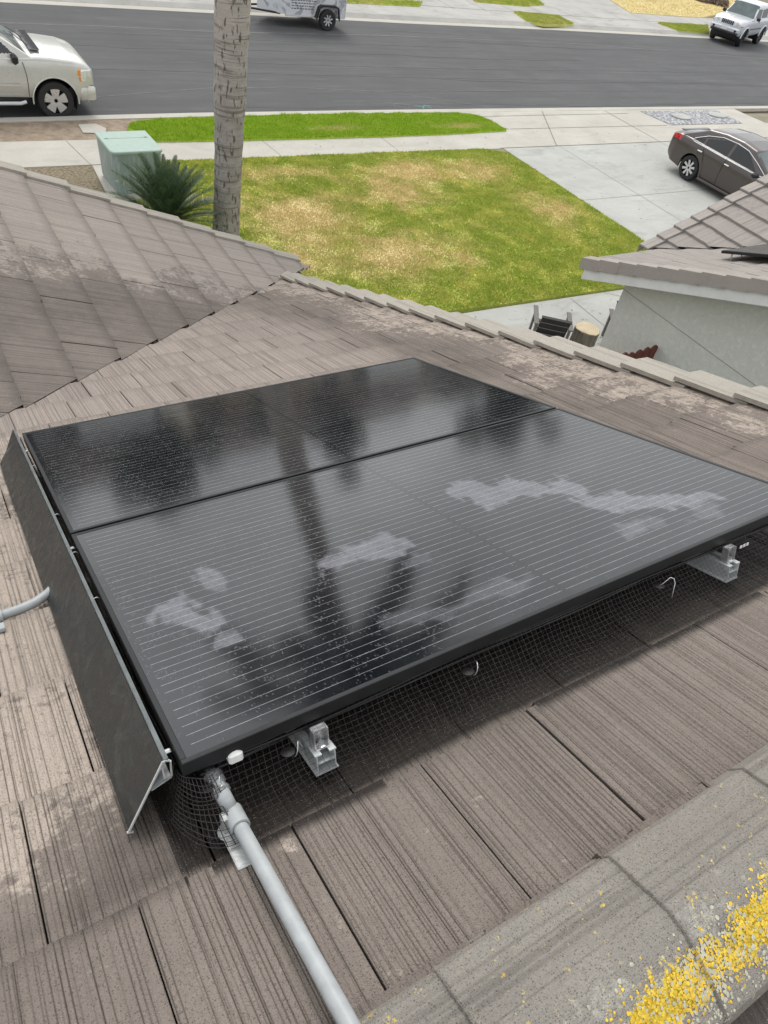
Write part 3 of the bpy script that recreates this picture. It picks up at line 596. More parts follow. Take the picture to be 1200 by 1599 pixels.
# ridge tiles: shallow angled caps along x, overlapping
MT['ridge'] = tile_mat('ridge_tile_concrete', (.245, .225, .198), (.40, .385, .34), (.13, .115, .10), .1, .45, True)
RSEC = [(0.105, -0.035), (0.092, -0.004), (0.05, 0.014), (0.01, 0.031), (-0.012, 0.039), (-0.032, 0.041), (-0.055, 0.038), (-0.08, 0.029), (-0.115, 0.014), (-0.148, -0.002), (-0.158, -0.03)]
def ridge_tile(x0, ln, dz, lich=None):
    # section in y,z (towards +y first)
    sec = [(y_, C0 + z_) for y_, z_ in RSEC]
    # densify
    t = np.linspace(0, len(sec) - 1, 111); S = np.array(sec); Y = np.interp(t, np.arange(len(sec)), S[:, 0]); Z = np.interp(t, np.arange(len(sec)), S[:, 1])
    nx = 60; xs = np.linspace(x0, x0 + ln, nx + 1); XX, YY = np.meshgrid(xs, Y, indexing='ij'); ZZ = np.tile(Z, (nx + 1, 1)) + dz * (1 - (XX - x0) / ln)
    g = (rng.random(len(Y)) < .34) * (Y > .0) & (Y < .09); G_ = g[None, :] * np.clip(.5 + .8 * vn(XX * 9, YY * 90), 0, 1)
    ZZ = ZZ - G_ * .0012 + .003 * (fbm(XX * 12, YY * 12, 3) - .5) + .0012 * (vn(XX * 260, YY * 260) - .5)
    P = np.stack([XX, YY, ZZ], -1).reshape(-1, 3); idx = np.arange(len(P)).reshape(XX.shape)
    F = np.stack([idx[:-1, :-1], idx[:-1, 1:], idx[1:, 1:], idx[1:, :-1]], -1).reshape(-1, 4)
    n0 = len(P); e0 = P[idx[0]] - np.array([0, 0, .02]); e1 = P[idx[-1]] - np.array([0, 0, .02]); i = np.arange(len(Y) - 1)
    F = np.concatenate([F, np.stack([idx[0][i], n0 + i, n0 + i + 1, idx[0][i + 1]], 1), np.stack([idx[-1][i], idx[-1][i + 1], n0 + len(Y) + i + 1, n0 + len(Y) + i], 1)])
    P2 = np.concatenate([P, e0, e1]); NN = len(P2)
    la_ = np.clip(1.1 * G3(P2[:, 0], P2[:, 1], .82, -.085, .13, .034) + .95 * G3(P2[:, 0], P2[:, 1], .60, -.092, .09, .030) + .8 * G3(P2[:, 0], P2[:, 1], 1.05, -.09, .2, .035), 0, 1) * sst(.30, .55, fbm(P2[:, 0] * 22, P2[:, 1] * 22, 3))
    apex = np.exp(-((P2[:, 1] + .06) / .05) ** 2); pale = .25 * apex + .1
    edge = np.exp(-np.minimum(np.abs(P2[:, 0] - x0 - .02), np.abs(P2[:, 0] - x0 - ln)) / .007) * (P2[:, 1] < .0)
    gr = np.concatenate([G_.ravel() * .6, np.full(2 * len(Y), .6)])
    return obj('ridge_tile', P2, F, MT['ridge'], house, False, dict(wet=.35 * np.exp(-((P2[:, 1] - .03) / .05) ** 2), pale=pale + .35 * edge, rnd=np.full(NN, rng.random() * .4), grv=gr, lich=la_), np.stack([P2[:, 1] + x0 * 3, P2[:, 0]], 1))
rts = []
RJ = [.345 + .33 * k for k in range(-4, 8)]
for i, x0 in enumerate(RJ): rts.append(ridge_tile(x0, .345, .007))
# lichen: crusty little discs on the ridge
m = NM('yellow_lichen'); v = m.coord(); g_ = m.new('ShaderNodeNewGeometry'); n = m.noise(v, 90, 4, .7); n2 = m.noise(v, 14, 3, .6)
c = m.mix(m.math('ADD', m.math('MULTIPLY', g_.outputs['Random Per Island'], .6), m.math('MULTIPLY', n2, .5)), (.74, .60, .10), (.74, .43, .01)); m.set(color=m.mix(m.rmap(n, .35, .6, .55, 0), c, (.22, .15, .02)), rough=.95, normal=m.bump(n, .6, .003)); MT['lichen'] = m.m
MT['lichen2'] = plain('pale_lichen', (.42, .40, .32), .9, 0, .2, 60, .5)
def ridge_z(x, y, dz=.0): 
    S = np.array(RSEC)[::-1]
    return C0 + np.interp(y, S[:, 0], S[:, 1]) + .007 * (1 - ((x - .345) % .33) / .33)
def lichen(n, field, mat, par, rmin, rmax):
    V = []; F = []; cnt = 0; tries = 0
    while cnt < n and tries < n * 40:
        tries += 1; x = rng.uniform(.4, 1.3); y = rng.uniform(-.155, -.02)
        if rng.random() > field(x, y): continue
        r = rng.uniform(rmin, rmax); k = 7; b = len(V); a0 = rng.random() * 6; 
        V.append((x, y, ridge_z(x, y) + .0012 + r * .05))
        for i in range(k):
            a = a0 + 2 * math.pi * i / k; rr = r * rng.uniform(.65, 1.25); xx = x + rr * math.cos(a); yy = y + rr * math.sin(a); V.append((xx, yy, ridge_z(xx, yy) + .0004 + rng.random() * .0010))
        for i in range(k): F.append((b, b + 1 + i, b + 1 + (i + 1) % k))
        cnt += 1
    tag(obj('lichen', np.array(V), F, mat, par), kind='stuff')

# ------------------------------------------------------------------ solar array
PX, PY, PZ = .1480, .5451, 5.5844          # upslope-left corner of the array, top of frame
PW, PH = 1.76, .9866
s_ = np.array([0, CA, -SA]); nrm = np.array([0, SA, CA]); xh = np.array([1., 0, 0])
O_ = np.array([PX, PY, PZ])
def A(u, v, h=0): return O_ + xh * u + s_ * v + nrm * h      # array frame: u across, v downslope, h above frame top
ROOFH = -.15                                                # roof surface in that frame
def pix_uv(px, py, h=0):
    d = ray(px, py); c = nrm @ (O_ + nrm * h); t = (c - nrm @ CAM) / (nrm @ d); p = CAM + d * t - O_; return p @ xh, p @ s_
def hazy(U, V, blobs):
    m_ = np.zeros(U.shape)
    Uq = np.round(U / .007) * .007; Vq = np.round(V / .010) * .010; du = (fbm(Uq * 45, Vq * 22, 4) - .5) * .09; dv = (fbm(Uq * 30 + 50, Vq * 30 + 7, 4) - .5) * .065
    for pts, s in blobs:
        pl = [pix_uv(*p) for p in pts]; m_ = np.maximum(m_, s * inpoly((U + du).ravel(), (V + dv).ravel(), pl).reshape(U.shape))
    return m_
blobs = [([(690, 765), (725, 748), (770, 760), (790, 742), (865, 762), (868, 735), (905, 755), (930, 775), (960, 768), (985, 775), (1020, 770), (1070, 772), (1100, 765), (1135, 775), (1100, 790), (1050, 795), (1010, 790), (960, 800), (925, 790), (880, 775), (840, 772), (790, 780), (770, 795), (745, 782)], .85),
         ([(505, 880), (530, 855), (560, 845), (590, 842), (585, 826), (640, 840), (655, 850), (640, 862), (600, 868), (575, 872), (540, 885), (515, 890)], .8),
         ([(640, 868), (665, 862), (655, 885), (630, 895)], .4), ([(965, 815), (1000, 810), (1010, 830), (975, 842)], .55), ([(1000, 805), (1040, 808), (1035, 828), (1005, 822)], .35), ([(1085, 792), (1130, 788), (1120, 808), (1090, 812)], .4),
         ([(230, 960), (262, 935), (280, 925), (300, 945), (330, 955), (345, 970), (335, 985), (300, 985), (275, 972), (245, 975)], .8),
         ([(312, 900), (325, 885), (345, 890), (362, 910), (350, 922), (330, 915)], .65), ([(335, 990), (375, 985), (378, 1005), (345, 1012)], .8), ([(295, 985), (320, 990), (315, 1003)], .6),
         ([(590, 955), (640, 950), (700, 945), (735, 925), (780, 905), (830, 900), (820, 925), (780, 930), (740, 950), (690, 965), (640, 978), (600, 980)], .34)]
def panel_glass_mesh(u0, v0, uw, vh, step, parent, mat):
    nu = int(uw / step); nv = int(vh / step); us = np.linspace(0, uw, nu + 1); vs = np.linspace(0, vh, nv + 1); U, V = np.meshgrid(us, vs, indexing='ij')
    P = (O_[None, None] + xh * (u0 + U[..., None]) + s_ * (v0 + V[..., None]) + nrm * (-.0015)).reshape(-1, 3)
    idx = np.arange(len(P)).reshape(U.shape); F = np.stack([idx[:-1, :-1], idx[1:, :-1], idx[1:, 1:], idx[:-1, 1:]], -1).reshape(-1, 4)
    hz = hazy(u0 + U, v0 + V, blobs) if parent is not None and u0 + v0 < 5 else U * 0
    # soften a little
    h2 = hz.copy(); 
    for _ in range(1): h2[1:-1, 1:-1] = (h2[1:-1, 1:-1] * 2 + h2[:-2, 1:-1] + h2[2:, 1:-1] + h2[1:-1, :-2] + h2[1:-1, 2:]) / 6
    dr = np.clip(1.3 * np.exp(-((U - .25) / .35) ** 2 - ((V - vh * .45) / .5) ** 2) * 1.0 + .5 * np.exp(-((U - .9) / .7) ** 2 - (V / .25) ** 2) + .15, 0, 1)
    return obj('glass', P, F, mat, parent, False, dict(haze=h2.ravel(), drops=dr.ravel()), np.stack([U.ravel(), V.ravel()], 1))
def panel_mat(name, W_, H_, far_):
    m = NM(name); uv = m.coord('UV'); sp = m.new('ShaderNodeSeparateXYZ'); m.link(uv, sp.inputs[0]); U, V = sp.outputs[0], sp.outputs[1]
    # six cell rows, six wires in each
    cell = (H_ - .022) / 6; vv = m.math('SUBTRACT', V, .011); cf = m.math('FRACT', m.math('DIVIDE', vv, cell)); wf = m.math('FRACT', m.math('MULTIPLY', m.math('DIVIDE', m.math('SUBTRACT', cf, .02), .96), 6.))
    dl = m.math('MULTIPLY', m.math('ABSOLUTE', m.math('SUBTRACT', wf, .5)), cell * .96 / 6)
    line = m.rmap(dl, .00032, .00078, 1, 0)
    sparkle = m.noise(m.coord('UV', (60, 25, 1)), 1, 3, .7); lu = m.noise(m.coord('UV', (4, 38, 1)), 1, 2, .5)
    edge = m.math('MULTIPLY', m.math('GREATER_THAN', U, .016), m.math('LESS_THAN', U, W_ - .016)); mid = m.math('ABSOLUTE', m.math('SUBTRACT', U, W_ / 2)); notmid = m.math('GREATER_THAN', mid, .006)
    ln = m.math('MULTIPLY', m.math('MULTIPLY', line, m.math('MULTIPLY', edge, notmid)), m.math('MULTIPLY', m.rmap(sparkle, .3, .68, .38, 1), m.rmap(lu, .3, .6, .6, 1)))
    gapv = m.math('MULTIPLY', m.rmap(m.math('ABSOLUTE', m.math('SUBTRACT', cf, .0)), 0., .006, 1, 0), .5)
    cu = m.math('FRACT', m.math('DIVIDE', U, W_ / 24)); gapu = m.rmap(cu, 0., .02, 1, 0)
    n = m.noise(uv, 3.5, 5, .6); nf = m.noise(uv, 60, 5, .7)
    base = m.mix(m.rmap(n, .3, .7), (.003, .0035, .006), (.005, .006, .009)); base = m.mix(m.rmap(gapu, 0, 1, 0, .25), base, (.02, .02, .022))
    base = m.mix(m.rmap(mid, .004, .008, .9, 0), base, (.003, .003, .004))
    # tiny dried drops
    vo = m.new('ShaderNodeTexVoronoi'); vo.inputs['Scale'].default_value = 170; vo.inputs['Randomness'].default_value = 1; m.link(m.coord('UV', (1, .6, 1)), vo.inputs['Vector'])
    dsel = m.math('MULTIPLY', m.rmap(m.math('ADD', vo.outputs['Distance'], m.math('MULTIPLY', m.noise(uv, 300, 2, .6), .3)), .28, .50, 1, 0), m.math('GREATER_THAN', m.math('ADD', m.noise(uv, 24, 3, .7), m.math('MULTIPLY', m.attr('drops'), .14)), .645))
    base = m.mix(m.math('MULTIPLY', dsel, .11), base, (.45, .47, .48))
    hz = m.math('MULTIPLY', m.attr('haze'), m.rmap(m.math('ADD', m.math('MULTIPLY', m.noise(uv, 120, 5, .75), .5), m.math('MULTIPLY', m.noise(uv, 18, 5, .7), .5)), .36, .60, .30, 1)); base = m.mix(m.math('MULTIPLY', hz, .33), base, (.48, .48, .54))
    base = m.mix(m.math('MULTIPLY', ln, .62), base, (.62, .64, .62))
    film = m.rmap(m.noise(uv, 6, 5, .65, .5), .40, .75, .0, .016); base = m.mix(film, base, (.5, .5, .48))
    rough = m.math('ADD', m.rmap(m.noise(uv, 9, 4, .6), .3, .7, .075, .105), m.math('MULTIPLY', hz, .12))
    w1 = m.noise(uv, 400, 2, .5); m.b.inputs['IOR'].default_value = 1.6; m.set(color=base, rough=rough, spec=.68, normal=m.bump(m.math('ADD', m.math('MULTIPLY', w1, .25), m.math('MULTIPLY', m.math('ADD', dsel, m.noise(uv, 14, 2, .5)), 1.)), .05, .002))
    return m.m
MT['pv'] = panel_mat('solar_glass', PW - .022, PH - .006 - .022, False)
GAP = .012
for i, (v0, lb) in enumerate(((0., 'black framed solar panel nearest the camera with milky dried patches on its wet glass'), (PH + .006, 'farther black solar panel of the pair, dark glass under the dry tiles'))):
    vh = PH - .006
    root = empty('solar_panel', A(0, v0, -.035), 0, lb, 'solar panel', 'solar panels of the rooftop array')
    loc = Vector(A(0, v0, -.035))
    fr = MB()
    B = np.stack([xh, s_, nrm], 1)
    def bar(u, v, du, dv, h0, h1, m__=fr): m__.box(A(u + du / 2, v0 + v + dv / 2, (h0 + h1) / 2), (du, dv, h1 - h0), B, bev=.0012)
    bar(0, 0, PW, .011, -.027, 0); bar(0, vh - .011, PW, .011, -.035, 0); bar(0, .0112, .011, vh - .0224, -.035, 0); bar(PW - .011, .0112, .011, vh - .0224, -.035, 0)
    bar(0, .012, PW, .03, -.037, -.0352); bar(0, vh - .03, PW, .03, -.037, -.0352)
    f_ = fr.build('frame', MT['black_metal'], None); f_.parent = root; f_.matrix_parent_inverse = Matrix.Translation(-loc)
    g_ = panel_glass_mesh(.011, v0 + .011, PW - .022, vh - .022, .006, root, MT['pv']); g_.matrix_parent_inverse = Matrix.Translation(-loc)
    bk = MB(); bk.box(A(PW / 2, v0 + vh / 2, -.008), (PW - .024, vh - .024, .004), B); b_ = bk.build('backsheet', MT['black_plastic'], root); b_.matrix_parent_inverse = Matrix.Translation(-loc)
def rooted(root, o): o.parent = root; o.matrix_parent_inverse = Matrix.Translation(-root.location); return o
# rails
def rail(u, vstart, vend, lb):
    root = empty('mounting_rail', A(u, vstart, -.12), 0, lb, 'mounting rail', 'aluminium rails carrying the array'); 
    m_ = MB(); h0, h1 = -.122, -.075; cv_ = (vstart + vend) / 2; lv = vend - vstart
    def bx(uo, h, du, dh): m_.box(A(u + uo, cv_, h), (du, lv, dh), B)
    bx(0, h0 + .0015, .046, .003); bx(-.018, (h0 + h1) / 2, .0025, h1 - h0 - .0062); bx(.018, (h0 + h1) / 2, .0025, h1 - h0 - .0062); bx(-.0145, h1 - .0015, .0135, .003); bx(.0145, h1 - .0015, .0135, .003); bx(0, h0 + .026, .033, .002)
    rooted(root, m_.build('rail_profile', MT['alu']))
    # foot posts under the rail
    for v in (.35, 1.45):
        ft = MB(); ft.box(A(u, v, -.138), (.05, .07, .024), B, bev=.003); rooted(root, ft.build('foot', MT['alu']))
    return root
r1 = rail(.240, -.036, 2.0, 'left aluminium mounting rail, its cut end poking out beside the grey conduit')
r2 = rail(1.398, -.036, 2.0, 'right aluminium mounting rail end poking out under the array near the right edge')
def clamp(u, lb):
    root = empty('panel_clamp', A(u, -.02, -.075), 0, lb, 'clamp', 'clamps at the near edge of the array'); m_ = MB()
    m_.box(A(u, -.016, -.0735), (.028, .022, .003), B, bev=.001); m_.box(A(u - .0135, -.014, -.053), (.0025, .018, .038), B); m_.box(A(u + .0135, -.014, -.053), (.0025, .018, .038), B)
    m_.box(A(u, -.006, -.052), (.027, .002, .036), B); m_.box(A(u, -.012, -.037), (.026, .012, .0025), B); m_.box(A(u - .009, -.020, -.034), (.008, .006, .006), B)
    rooted(root, m_.build('bracket', MT['steel']))
    b = MB(); b.lathe([(0, .010), (.0055, .010), (.0055, .004), (.009, .003), (.009, 0), (0, 0)], 6, 'z', A(u, -.020, -.0715), B)
    rooted(root, b.build('bolt', MT['steel'])); return root
clamp(.240, 'aluminium end clamp over the left rail gripping the near panel edge')
clamp(1.398, 'aluminium end clamp over the right rail gripping the near panel edge')
# wire bundle tucked along the near edge
m_ = MB()
for k in range(3):
    ph = rng.random() * 6; m_.tube([A(u, .02 + .005 * math.sin(u * 9 + ph) + k * .006, -.044 - .010 * k - .006 * math.sin(u * 5 + ph * 2)) for u in np.linspace(.03, PW - .03, 40)], .0035, 6)
tag(m_.build('cable_bundle', MT['black_plastic'], smooth=True), 'black cables running along under the near edge of the array', 'cable')
# wire mesh guard
net = empty('wire_mesh_guard', A(.0, 0, -.1), 0, 'black wire mesh guard skirting the solar array, flared out at the near left corner', 'wire mesh')
wb = MB()
def wire(pts, r=.00032): wb.tube(pts, r, 4, False)
def guard_pt(u, t):     # t: 0 at the frame, 1 at the outer end on the tiles
    wob = .004 * math.sin(u * 21) + .006 * math.sin(u * 7.3 + 1)
    out_ = .004 + .118 * t ** 1.2 + wob * t; h = -.036 + (ROOFH + .030 + .036) * (1 - (1 - t) ** 1.7) + .004 * math.sin(u * 33) * t
    return A(u, -out_ + .02, max(h, ROOFH + .030))
us = np.arange(.06, 1.86, .0127)
for u in us:
    e = .95 + .05 * rng.random(); wire([guard_pt(u + .003 * math.sin(t * 7 + u * 9), t * e) for t in np.linspace(0, 1, 9)])
for t in np.linspace(.02, .95, 15): wire([guard_pt(u, t + .006 * math.sin(u * 11 + t * 5)) for u in np.linspace(.03, 1.86, 90)])
rooted(net, wb.build('mesh_sheet', plain('mesh_wire', (.07, .065, .06), .35, .5, .5, 60)))
wb = MB()
def corner_pt(th, t):   # th 0..1 wraps from the left side round to the near side
    a = th * math.pi / 2; h = -.038 + (ROOFH + .034 + .038) * t
    return A(.035 - math.cos(a) * (.040 + .034 * t) + .01 * t * th, .035 - math.sin(a) * (.045 + .085 * t + .006 * math.sin(t * 9)), h)
for th in np.linspace(0, 1.12, 14): wire([corner_pt(th + .02 * math.sin(t * 5 + th * 9), t) for t in np.linspace(0, 1, 8)], .00075)
for t in np.linspace(0, 1, 13): wire([corner_pt(th, t + .012 * math.sin(th * 8 + t * 9)) for th in np.linspace(-.05, 1.15 + .1 * rng.random(), 12)], .00075)
rooted(net, wb.build('mesh_corner', MT['wire'])); wb = MB()
for v in np.arange(.03, 2.0, .0127): wire([A(-.008 - .020 * t, v, -.02 - .115 * t) for t in np.linspace(0, 1, 4)], .0006)
for t in np.linspace(0, 1, 10): wire([A(-.008 - .020 * t + .002 * math.sin(v * 20), v, -.02 - .115 * t) for v in np.linspace(.03, 1.99, 60)], .0006)
rooted(net, wb.build('mesh_side', MT['wire']))
# spring clips holding the net
def hook(u, lb, big=False):
    root = empty('mesh_clip', A(u, -.01, -.045), 0, lb, 'clip', 'metal clips holding the wire mesh'); m_ = MB(); s = .75 if not big else 1.1
    pts = [A(u + .002 * k, -.012 - s * (.012 + .012 * math.cos(a)), -.052 + s * .018 * math.sin(a)) for k, a in enumerate(np.linspace(-1.2, 3.9, 12))]
    if big: pts = [A(u - .008, -.012, -.06), A(u, -.02, -.05), A(u + .012, -.028, -.034), A(u + .018, -.034, -.036), A(u + .016, -.04, -.045), A(u - .002, -.05, -.072)]
    m_.tube(pts, .0010, 6); rooted(root, m_.build('hook', MT['steel'], smooth=True))
    w_ = MB(); w_.lathe([(0, .002), (.013, .001), (.013, -.001), (0, -.002)], 12, 'z', A(u - .006, -.014, -.058), B); rooted(root, w_.build('washer', MT['black_plastic']))
for px_, py_, lb, bg_ in ((328, 1215, 'small bent wire clip on the mesh right at the array corner', 0), (441, 1148, 'bent wire clip between the white block and the left clamp', 0), (711, 1022, 'bent wire clip on the mesh midway between the two rails', 0), (1008, 896, 'long hairpin shaped wire clip just left of the right rail', 1), (1196, 826, 'wire clip on the mesh at the right edge of the picture', 0)):
    hook(pix_uv(px_, py_, -.05)[0], lb, bool(bg_))
# white block at the frame edge
u_, v_ = pix_uv(366, 1178, -.03); m_ = MB(); m_.box(A(u_, v_ + .004, -.032), (.026, .030, .026), B, bev=.006); tag(auto_smooth(m_.build('plastic_end_block', MT['white_plastic'])), 'small white plastic block on the near frame edge above the conduit', 'plastic block')
# label with blocks near right
m_ = MB()
for k in range(3): m_.box(A(1.45 + k * .013, -.0125, -.052), (.009, .001, .008), B)
tag(m_.build('barcode_sticker', MT['white_plastic']), 'tiny white printed sticker on the cable run right of the right clamp', 'sticker')

# skirt along the left side of the array
m = NM('skirt_black'); v = m.coord(); n = m.noise(v, 11, 7, .72, 1.6); n2 = m.noise(v, 140, 3, .6); n3 = m.noise(v, 34, 5, .7, .8)
m.set(color=m.mix(m.rmap(n, .46, .60, 0, 1), m.mix(m.rmap(n3, .4, .7), (.016, .018, .018), (.024, .027, .026)), (.032, .036, .035)), rough=m.rmap(n3, .35, .65, .22, .5), normal=m.bump(m.math('ADD', m.rmap(n, .46, .54, 0, 1, True), m.math('MULTIPLY', n2, .2)), .25, .003), spec=.5)
MT['skirt'] = m.m
sk = empty('array_skirt', A(-.05, 0, -.14), 0, 'dark sheet metal skirt sloping down along the left side of the solar array', 'skirt')
def sect(p0, p1, th=.002):       # in (u,h)
    d = np.array(p1) - np.array(p0); d /= np.linalg.norm(d); n_ = np.array([-d[1], d[0]]) * th; return [p0, p1, tuple(np.array(p1) + n_), tuple(np.array(p0) + n_)]
def ext(mb_, sec, v0, v1): mb_.prism([A(u, v0, h) for u, h in sec], s_ * (v1 - v0))
SU, SHT = -.022, -.010; BU, BH = -.099, -.124; V0 = .036
V1 = 2.06; m_ = MB(); ext(m_, sect((BU, BH), (SU, SHT)), V0, V1 - .12)
# far end piece, mitred
m_.prism([A(BU, V1 - .118, BH), A(SU, V1 - .118, SHT), A(SU + .0, V1 + .012, SHT), A(BU + .035, V1 + .03, BH + .03), A(BU, V1 - .02, BH)], nrm * .002)
rooted(sk, m_.build('skirt_plate', MT['skirt']))
m_ = MB(); ext(m_, sect((SU + .0005, SHT + .001), (SU + .008, SHT + .0005), .0025), V0 - .002, V1); rooted(sk, m_.build('top_flange', plain('skirt_flange', (.13, .145, .145), .4, .3, .25, 25)))
m_ = MB(); ve = V0 - .004
for a, b in (((BU, BH), (SU, SHT)), ((SU, SHT), (SU + .009, SHT - .004)), ((SU + .009, SHT - .004), (SU + .006, SHT - .036)), ((SU + .006, SHT - .036), (SU - .030, SHT - .046)), ((SU - .006, SHT - .010), (SU - .006, SHT - .036)), ((BU - .006, BH - .002), (BU + .004, BH - .006))):
    ext(m_, sect(a, b, .0028), ve, ve + .0035)
ext(m_, sect((SU + .006, SHT - .036), (SU - .030, SHT - .046)), ve, V1 - .1); rooted(sk, m_.build('bracket_profile', MT['alu']))
for v in (1.80, .93, .06):
    b = MB(); b.box(A(-.010, v, -.016), (.014, .010, .006), B, bev=.002); rooted(sk, b.build('screw_clip', MT['steel']))
for v in (1.60, 1.15, .88, .62):
    b = MB(); b.tube([A(-.018 + .008 * (1 - math.cos(a)), v, -.012 + .008 * math.sin(a)) for a in np.linspace(0, 3.1, 8)], .0009, 5); rooted(sk, b.build('wire_loop', MT['steel'], smooth=True))

# conduit on the right of the skirt
cdt = empty('conduit', A(.06, -.1, ROOFH), 0, 'grey plastic conduit pipe running from under the array corner down to the bottom edge', 'conduit pipe')
def rp(px, py, h):        # point at height h above the roof
    u, v = pix_uv(px, py, ROOFH + h); return A(u, v, ROOFH + h)
p1 = rp(338, 1222, .085); p2 = rp(350, 1245, .080); p3 = rp(372, 1285, .050); p4 = rp(545, 1599, .045); dr_ = (p4 - p3) / np.linalg.norm(p4 - p3)
m_ = MB(); m_.tube([p3 - dr_ * .02, p3, p4, p4 + dr_ * .14, p4 + dr_ * .22 + nrm * .0], .0127, 24); rooted(cdt, m_.build('pipe', MT['pvc'], smooth=True))
m_ = MB(); m_.tube([p3 - dr_ * .030, p3 - dr_ * .028, p3 + dr_ * .012, p3 + dr_ * .0125], [.0135, .0175, .0170, .0135], 24, False); rooted(cdt, auto_smooth(m_.build('coupling', MT['pvc'])))
m_ = MB(); q1 = p1 + s_ * .03; m_.tube([q1, p1, p2, p3 - dr_ * .028], [.012, .0125, .0135, .0135], 20); rooted(cdt, m_.build('elbow', MT['pvc'], smooth=True))
for k, pp_ in enumerate((p1, (p1 + q1) / 2, p1 * .4 + p2 * .6)):
    m_ = MB(); dd = (p1 - p2) / np.linalg.norm(p1 - p2); m_.tube([pp_ - dd * .003, pp_ - dd * .0029, pp_ + dd * .0029, pp_ + dd * .003], [.012, .0165, .0165, .012], 16, False); rooted(cdt, auto_smooth(m_.build('strap', MT['steel'])))
bs = empty('roof_mount', rp(360, 1310, .02), 0, 'pale sealed tile mount with a hook bolt beside the grey conduit', 'roof mount'); m_ = MB()
c1 = rp(368, 1300, .025); Rb2 = np.stack([xh, s_, nrm], 1)
m_.box(rp(374, 1322, .022), (.036, .085, .006), Rb2, bev=.002); m_.lathe([(0, .03), (.010, .028), (.013, .006), (.022, .003), (.024, 0), (0, 0)], 18, 'z', rp(362, 1296, .025), Rb2)
m_.box(rp(352, 1285, .045), (.012, .02, .035), Rb2, bev=.003)
rooted(bs, auto_smooth(m_.build('mount_plate', plain('sealed_mount', (.45, .46, .45), .5, .3, .2, 60, .2))))
MT['sealant'] = plain('dried_sealant', (.38, .37, .35), .8, 0, .2, 40)
# second conduit at the left edge
cd2 = empty('conduit', rp(0, 965, .03), 0, 'short grey conduit bend entering at the left edge and running under the skirt', 'conduit pipe')
pts = [rp(-110, 985, .03), rp(-40, 972, .03), rp(0, 962, .03), rp(30, 952, .03), rp(55, 941, .032), rp(75, 927, .034), rp(95, 905, .03), rp(115, 880, .02)]
m_ = MB(); m_.tube(pts, .0125, 16); rooted(cd2, m_.build('pipe', MT['pvc'], smooth=True))
m_ = MB(); dd = (pts[2] - pts[1]); dd /= np.linalg.norm(dd); c_ = rp(-2, 963, .03); m_.tube([c_ - dd * .03, c_ - dd * .029, c_ + dd * .010, c_ + dd * .011], [.0125, .0165, .016, .0125], 16, False); rooted(cd2, auto_smooth(m_.build('coupling', MT['pvc'])))
m_ = MB(); m_.box(rp(2, 980, .028), (.018, .03, .012), Rb2, bev=.002); rooted(cd2, m_.build('pipe_base', MT['pvc']))
lichen(2600, lambda x, y: float(np.clip(1.3 * math.exp(-((x - .82) / .10) ** 2 - ((y + .085) / .030) ** 2) + 1.1 * math.exp(-((x - .60) / .075) ** 2 - ((y + .092) / .026) ** 2) + .7 * math.exp(-((x - 1.0) / .15) ** 2 - ((y + .09) / .03) ** 2), 0, 1) * sst(.36, .60, fbm(x * 26, y * 26, 3))), MT['lichen'], rts[5], .0008, .0030)
lichen(700, lambda x, y: float(np.clip(.6 * math.exp(-((x - .72) / .2) ** 2 - ((y + .10) / .04) ** 2) + .9 * math.exp(-((x - .675) / .014) ** 2) * (y < -.06), 0, 1)), MT['lichen2'], rts[4], .0010, .0036)
# ------------------------------------------------------------------ neighbour's house on the right
nbh = empty('stucco_house', (8.3, 0, 0), label='pale stucco neighbouring house on the right with grey tile roof and white fascia', cat='house')
def nb(o): return rooted(nbh, o)
NY = 6.55; NZ = 2.60
nbp = Plane((7.87, NY), (1, 0), (0, 1), NZ); wing = Plane((9.25, 0), (0, 1), (-1, 0), NZ - .032)
def dry_f(u, v, t): n_ = fbm(u * 2, v * 2, 3) - .5; return np.full(len(u), .0), np.clip(.9 + .8 * n_, 0, 1.2)
kw = dict(TW=.30, EX=.30)
o = tiles('roof_slope', nbp, .1, 7, -7.5, .0, 0, 0, MT['tile_far'], None, lambda u, v: v > -7.6 and not (u > 1.6 and v > 1.38 - u + .75), dry_f, lambda v: (16, 3), clip=[((9.50, 6.92, 0), (kk, kk, 0))], **kw); nb(o)
o = tiles('roof_slope', wing, 0, 6.62, -6., .02, 0, 0, MT['tile_far'], None, lambda u, v: u > 6.67 + v - .5, dry_f, lambda v: (16, 3), clip=[((9.25, 6.67, 0), (-kk, -kk, 0))], th=.034, **kw); nb(o)
for v in np.arange(-7.5, -.05, .30): nb(rake_tile('rake_tile', nbp, .16, v, True, MT['tile_far'], None, f_plain(0, 1.), wd=.17, ln=.345, drop=.155, h0=.02, h1=.04, ex=.30))
for v in np.arange(-6., .0, .30): nb(rake_tile('rake_tile', wing, 6.60, v, False, MT['tile_far'], None, f_plain(0, 1.), wd=.17, ln=.35, drop=.14, h0=.03, h1=.065, ex=.30))
WX, WY = 8.32, 6.08
mb = MB(); mb.prism([(WX, -3, 0), (WX, WY, 0), (WX, WY, NZ + TA * (NY - WY) - .08), (WX, -1, NZ + TA * (NY + 1) - .08), (WX, -3, NZ + TA * (NY + 1) - .9)], (.2, 0, 0)); mb.prism([(WX + .2, WY, 0), (16, WY, 0), (16, WY, NZ), (WX + .2, WY, NZ)], (0, -.2, 0)); nb(mb.build('wall', MT['stucco']))
mb = MB(); mb.box((WX - .002, (WY - 3) / 2, 2.36), (.006, WY + 3, .007)); nb(mb.build('wall_joint', plain('stucco_joint', (.27, .27, .25), .9)))
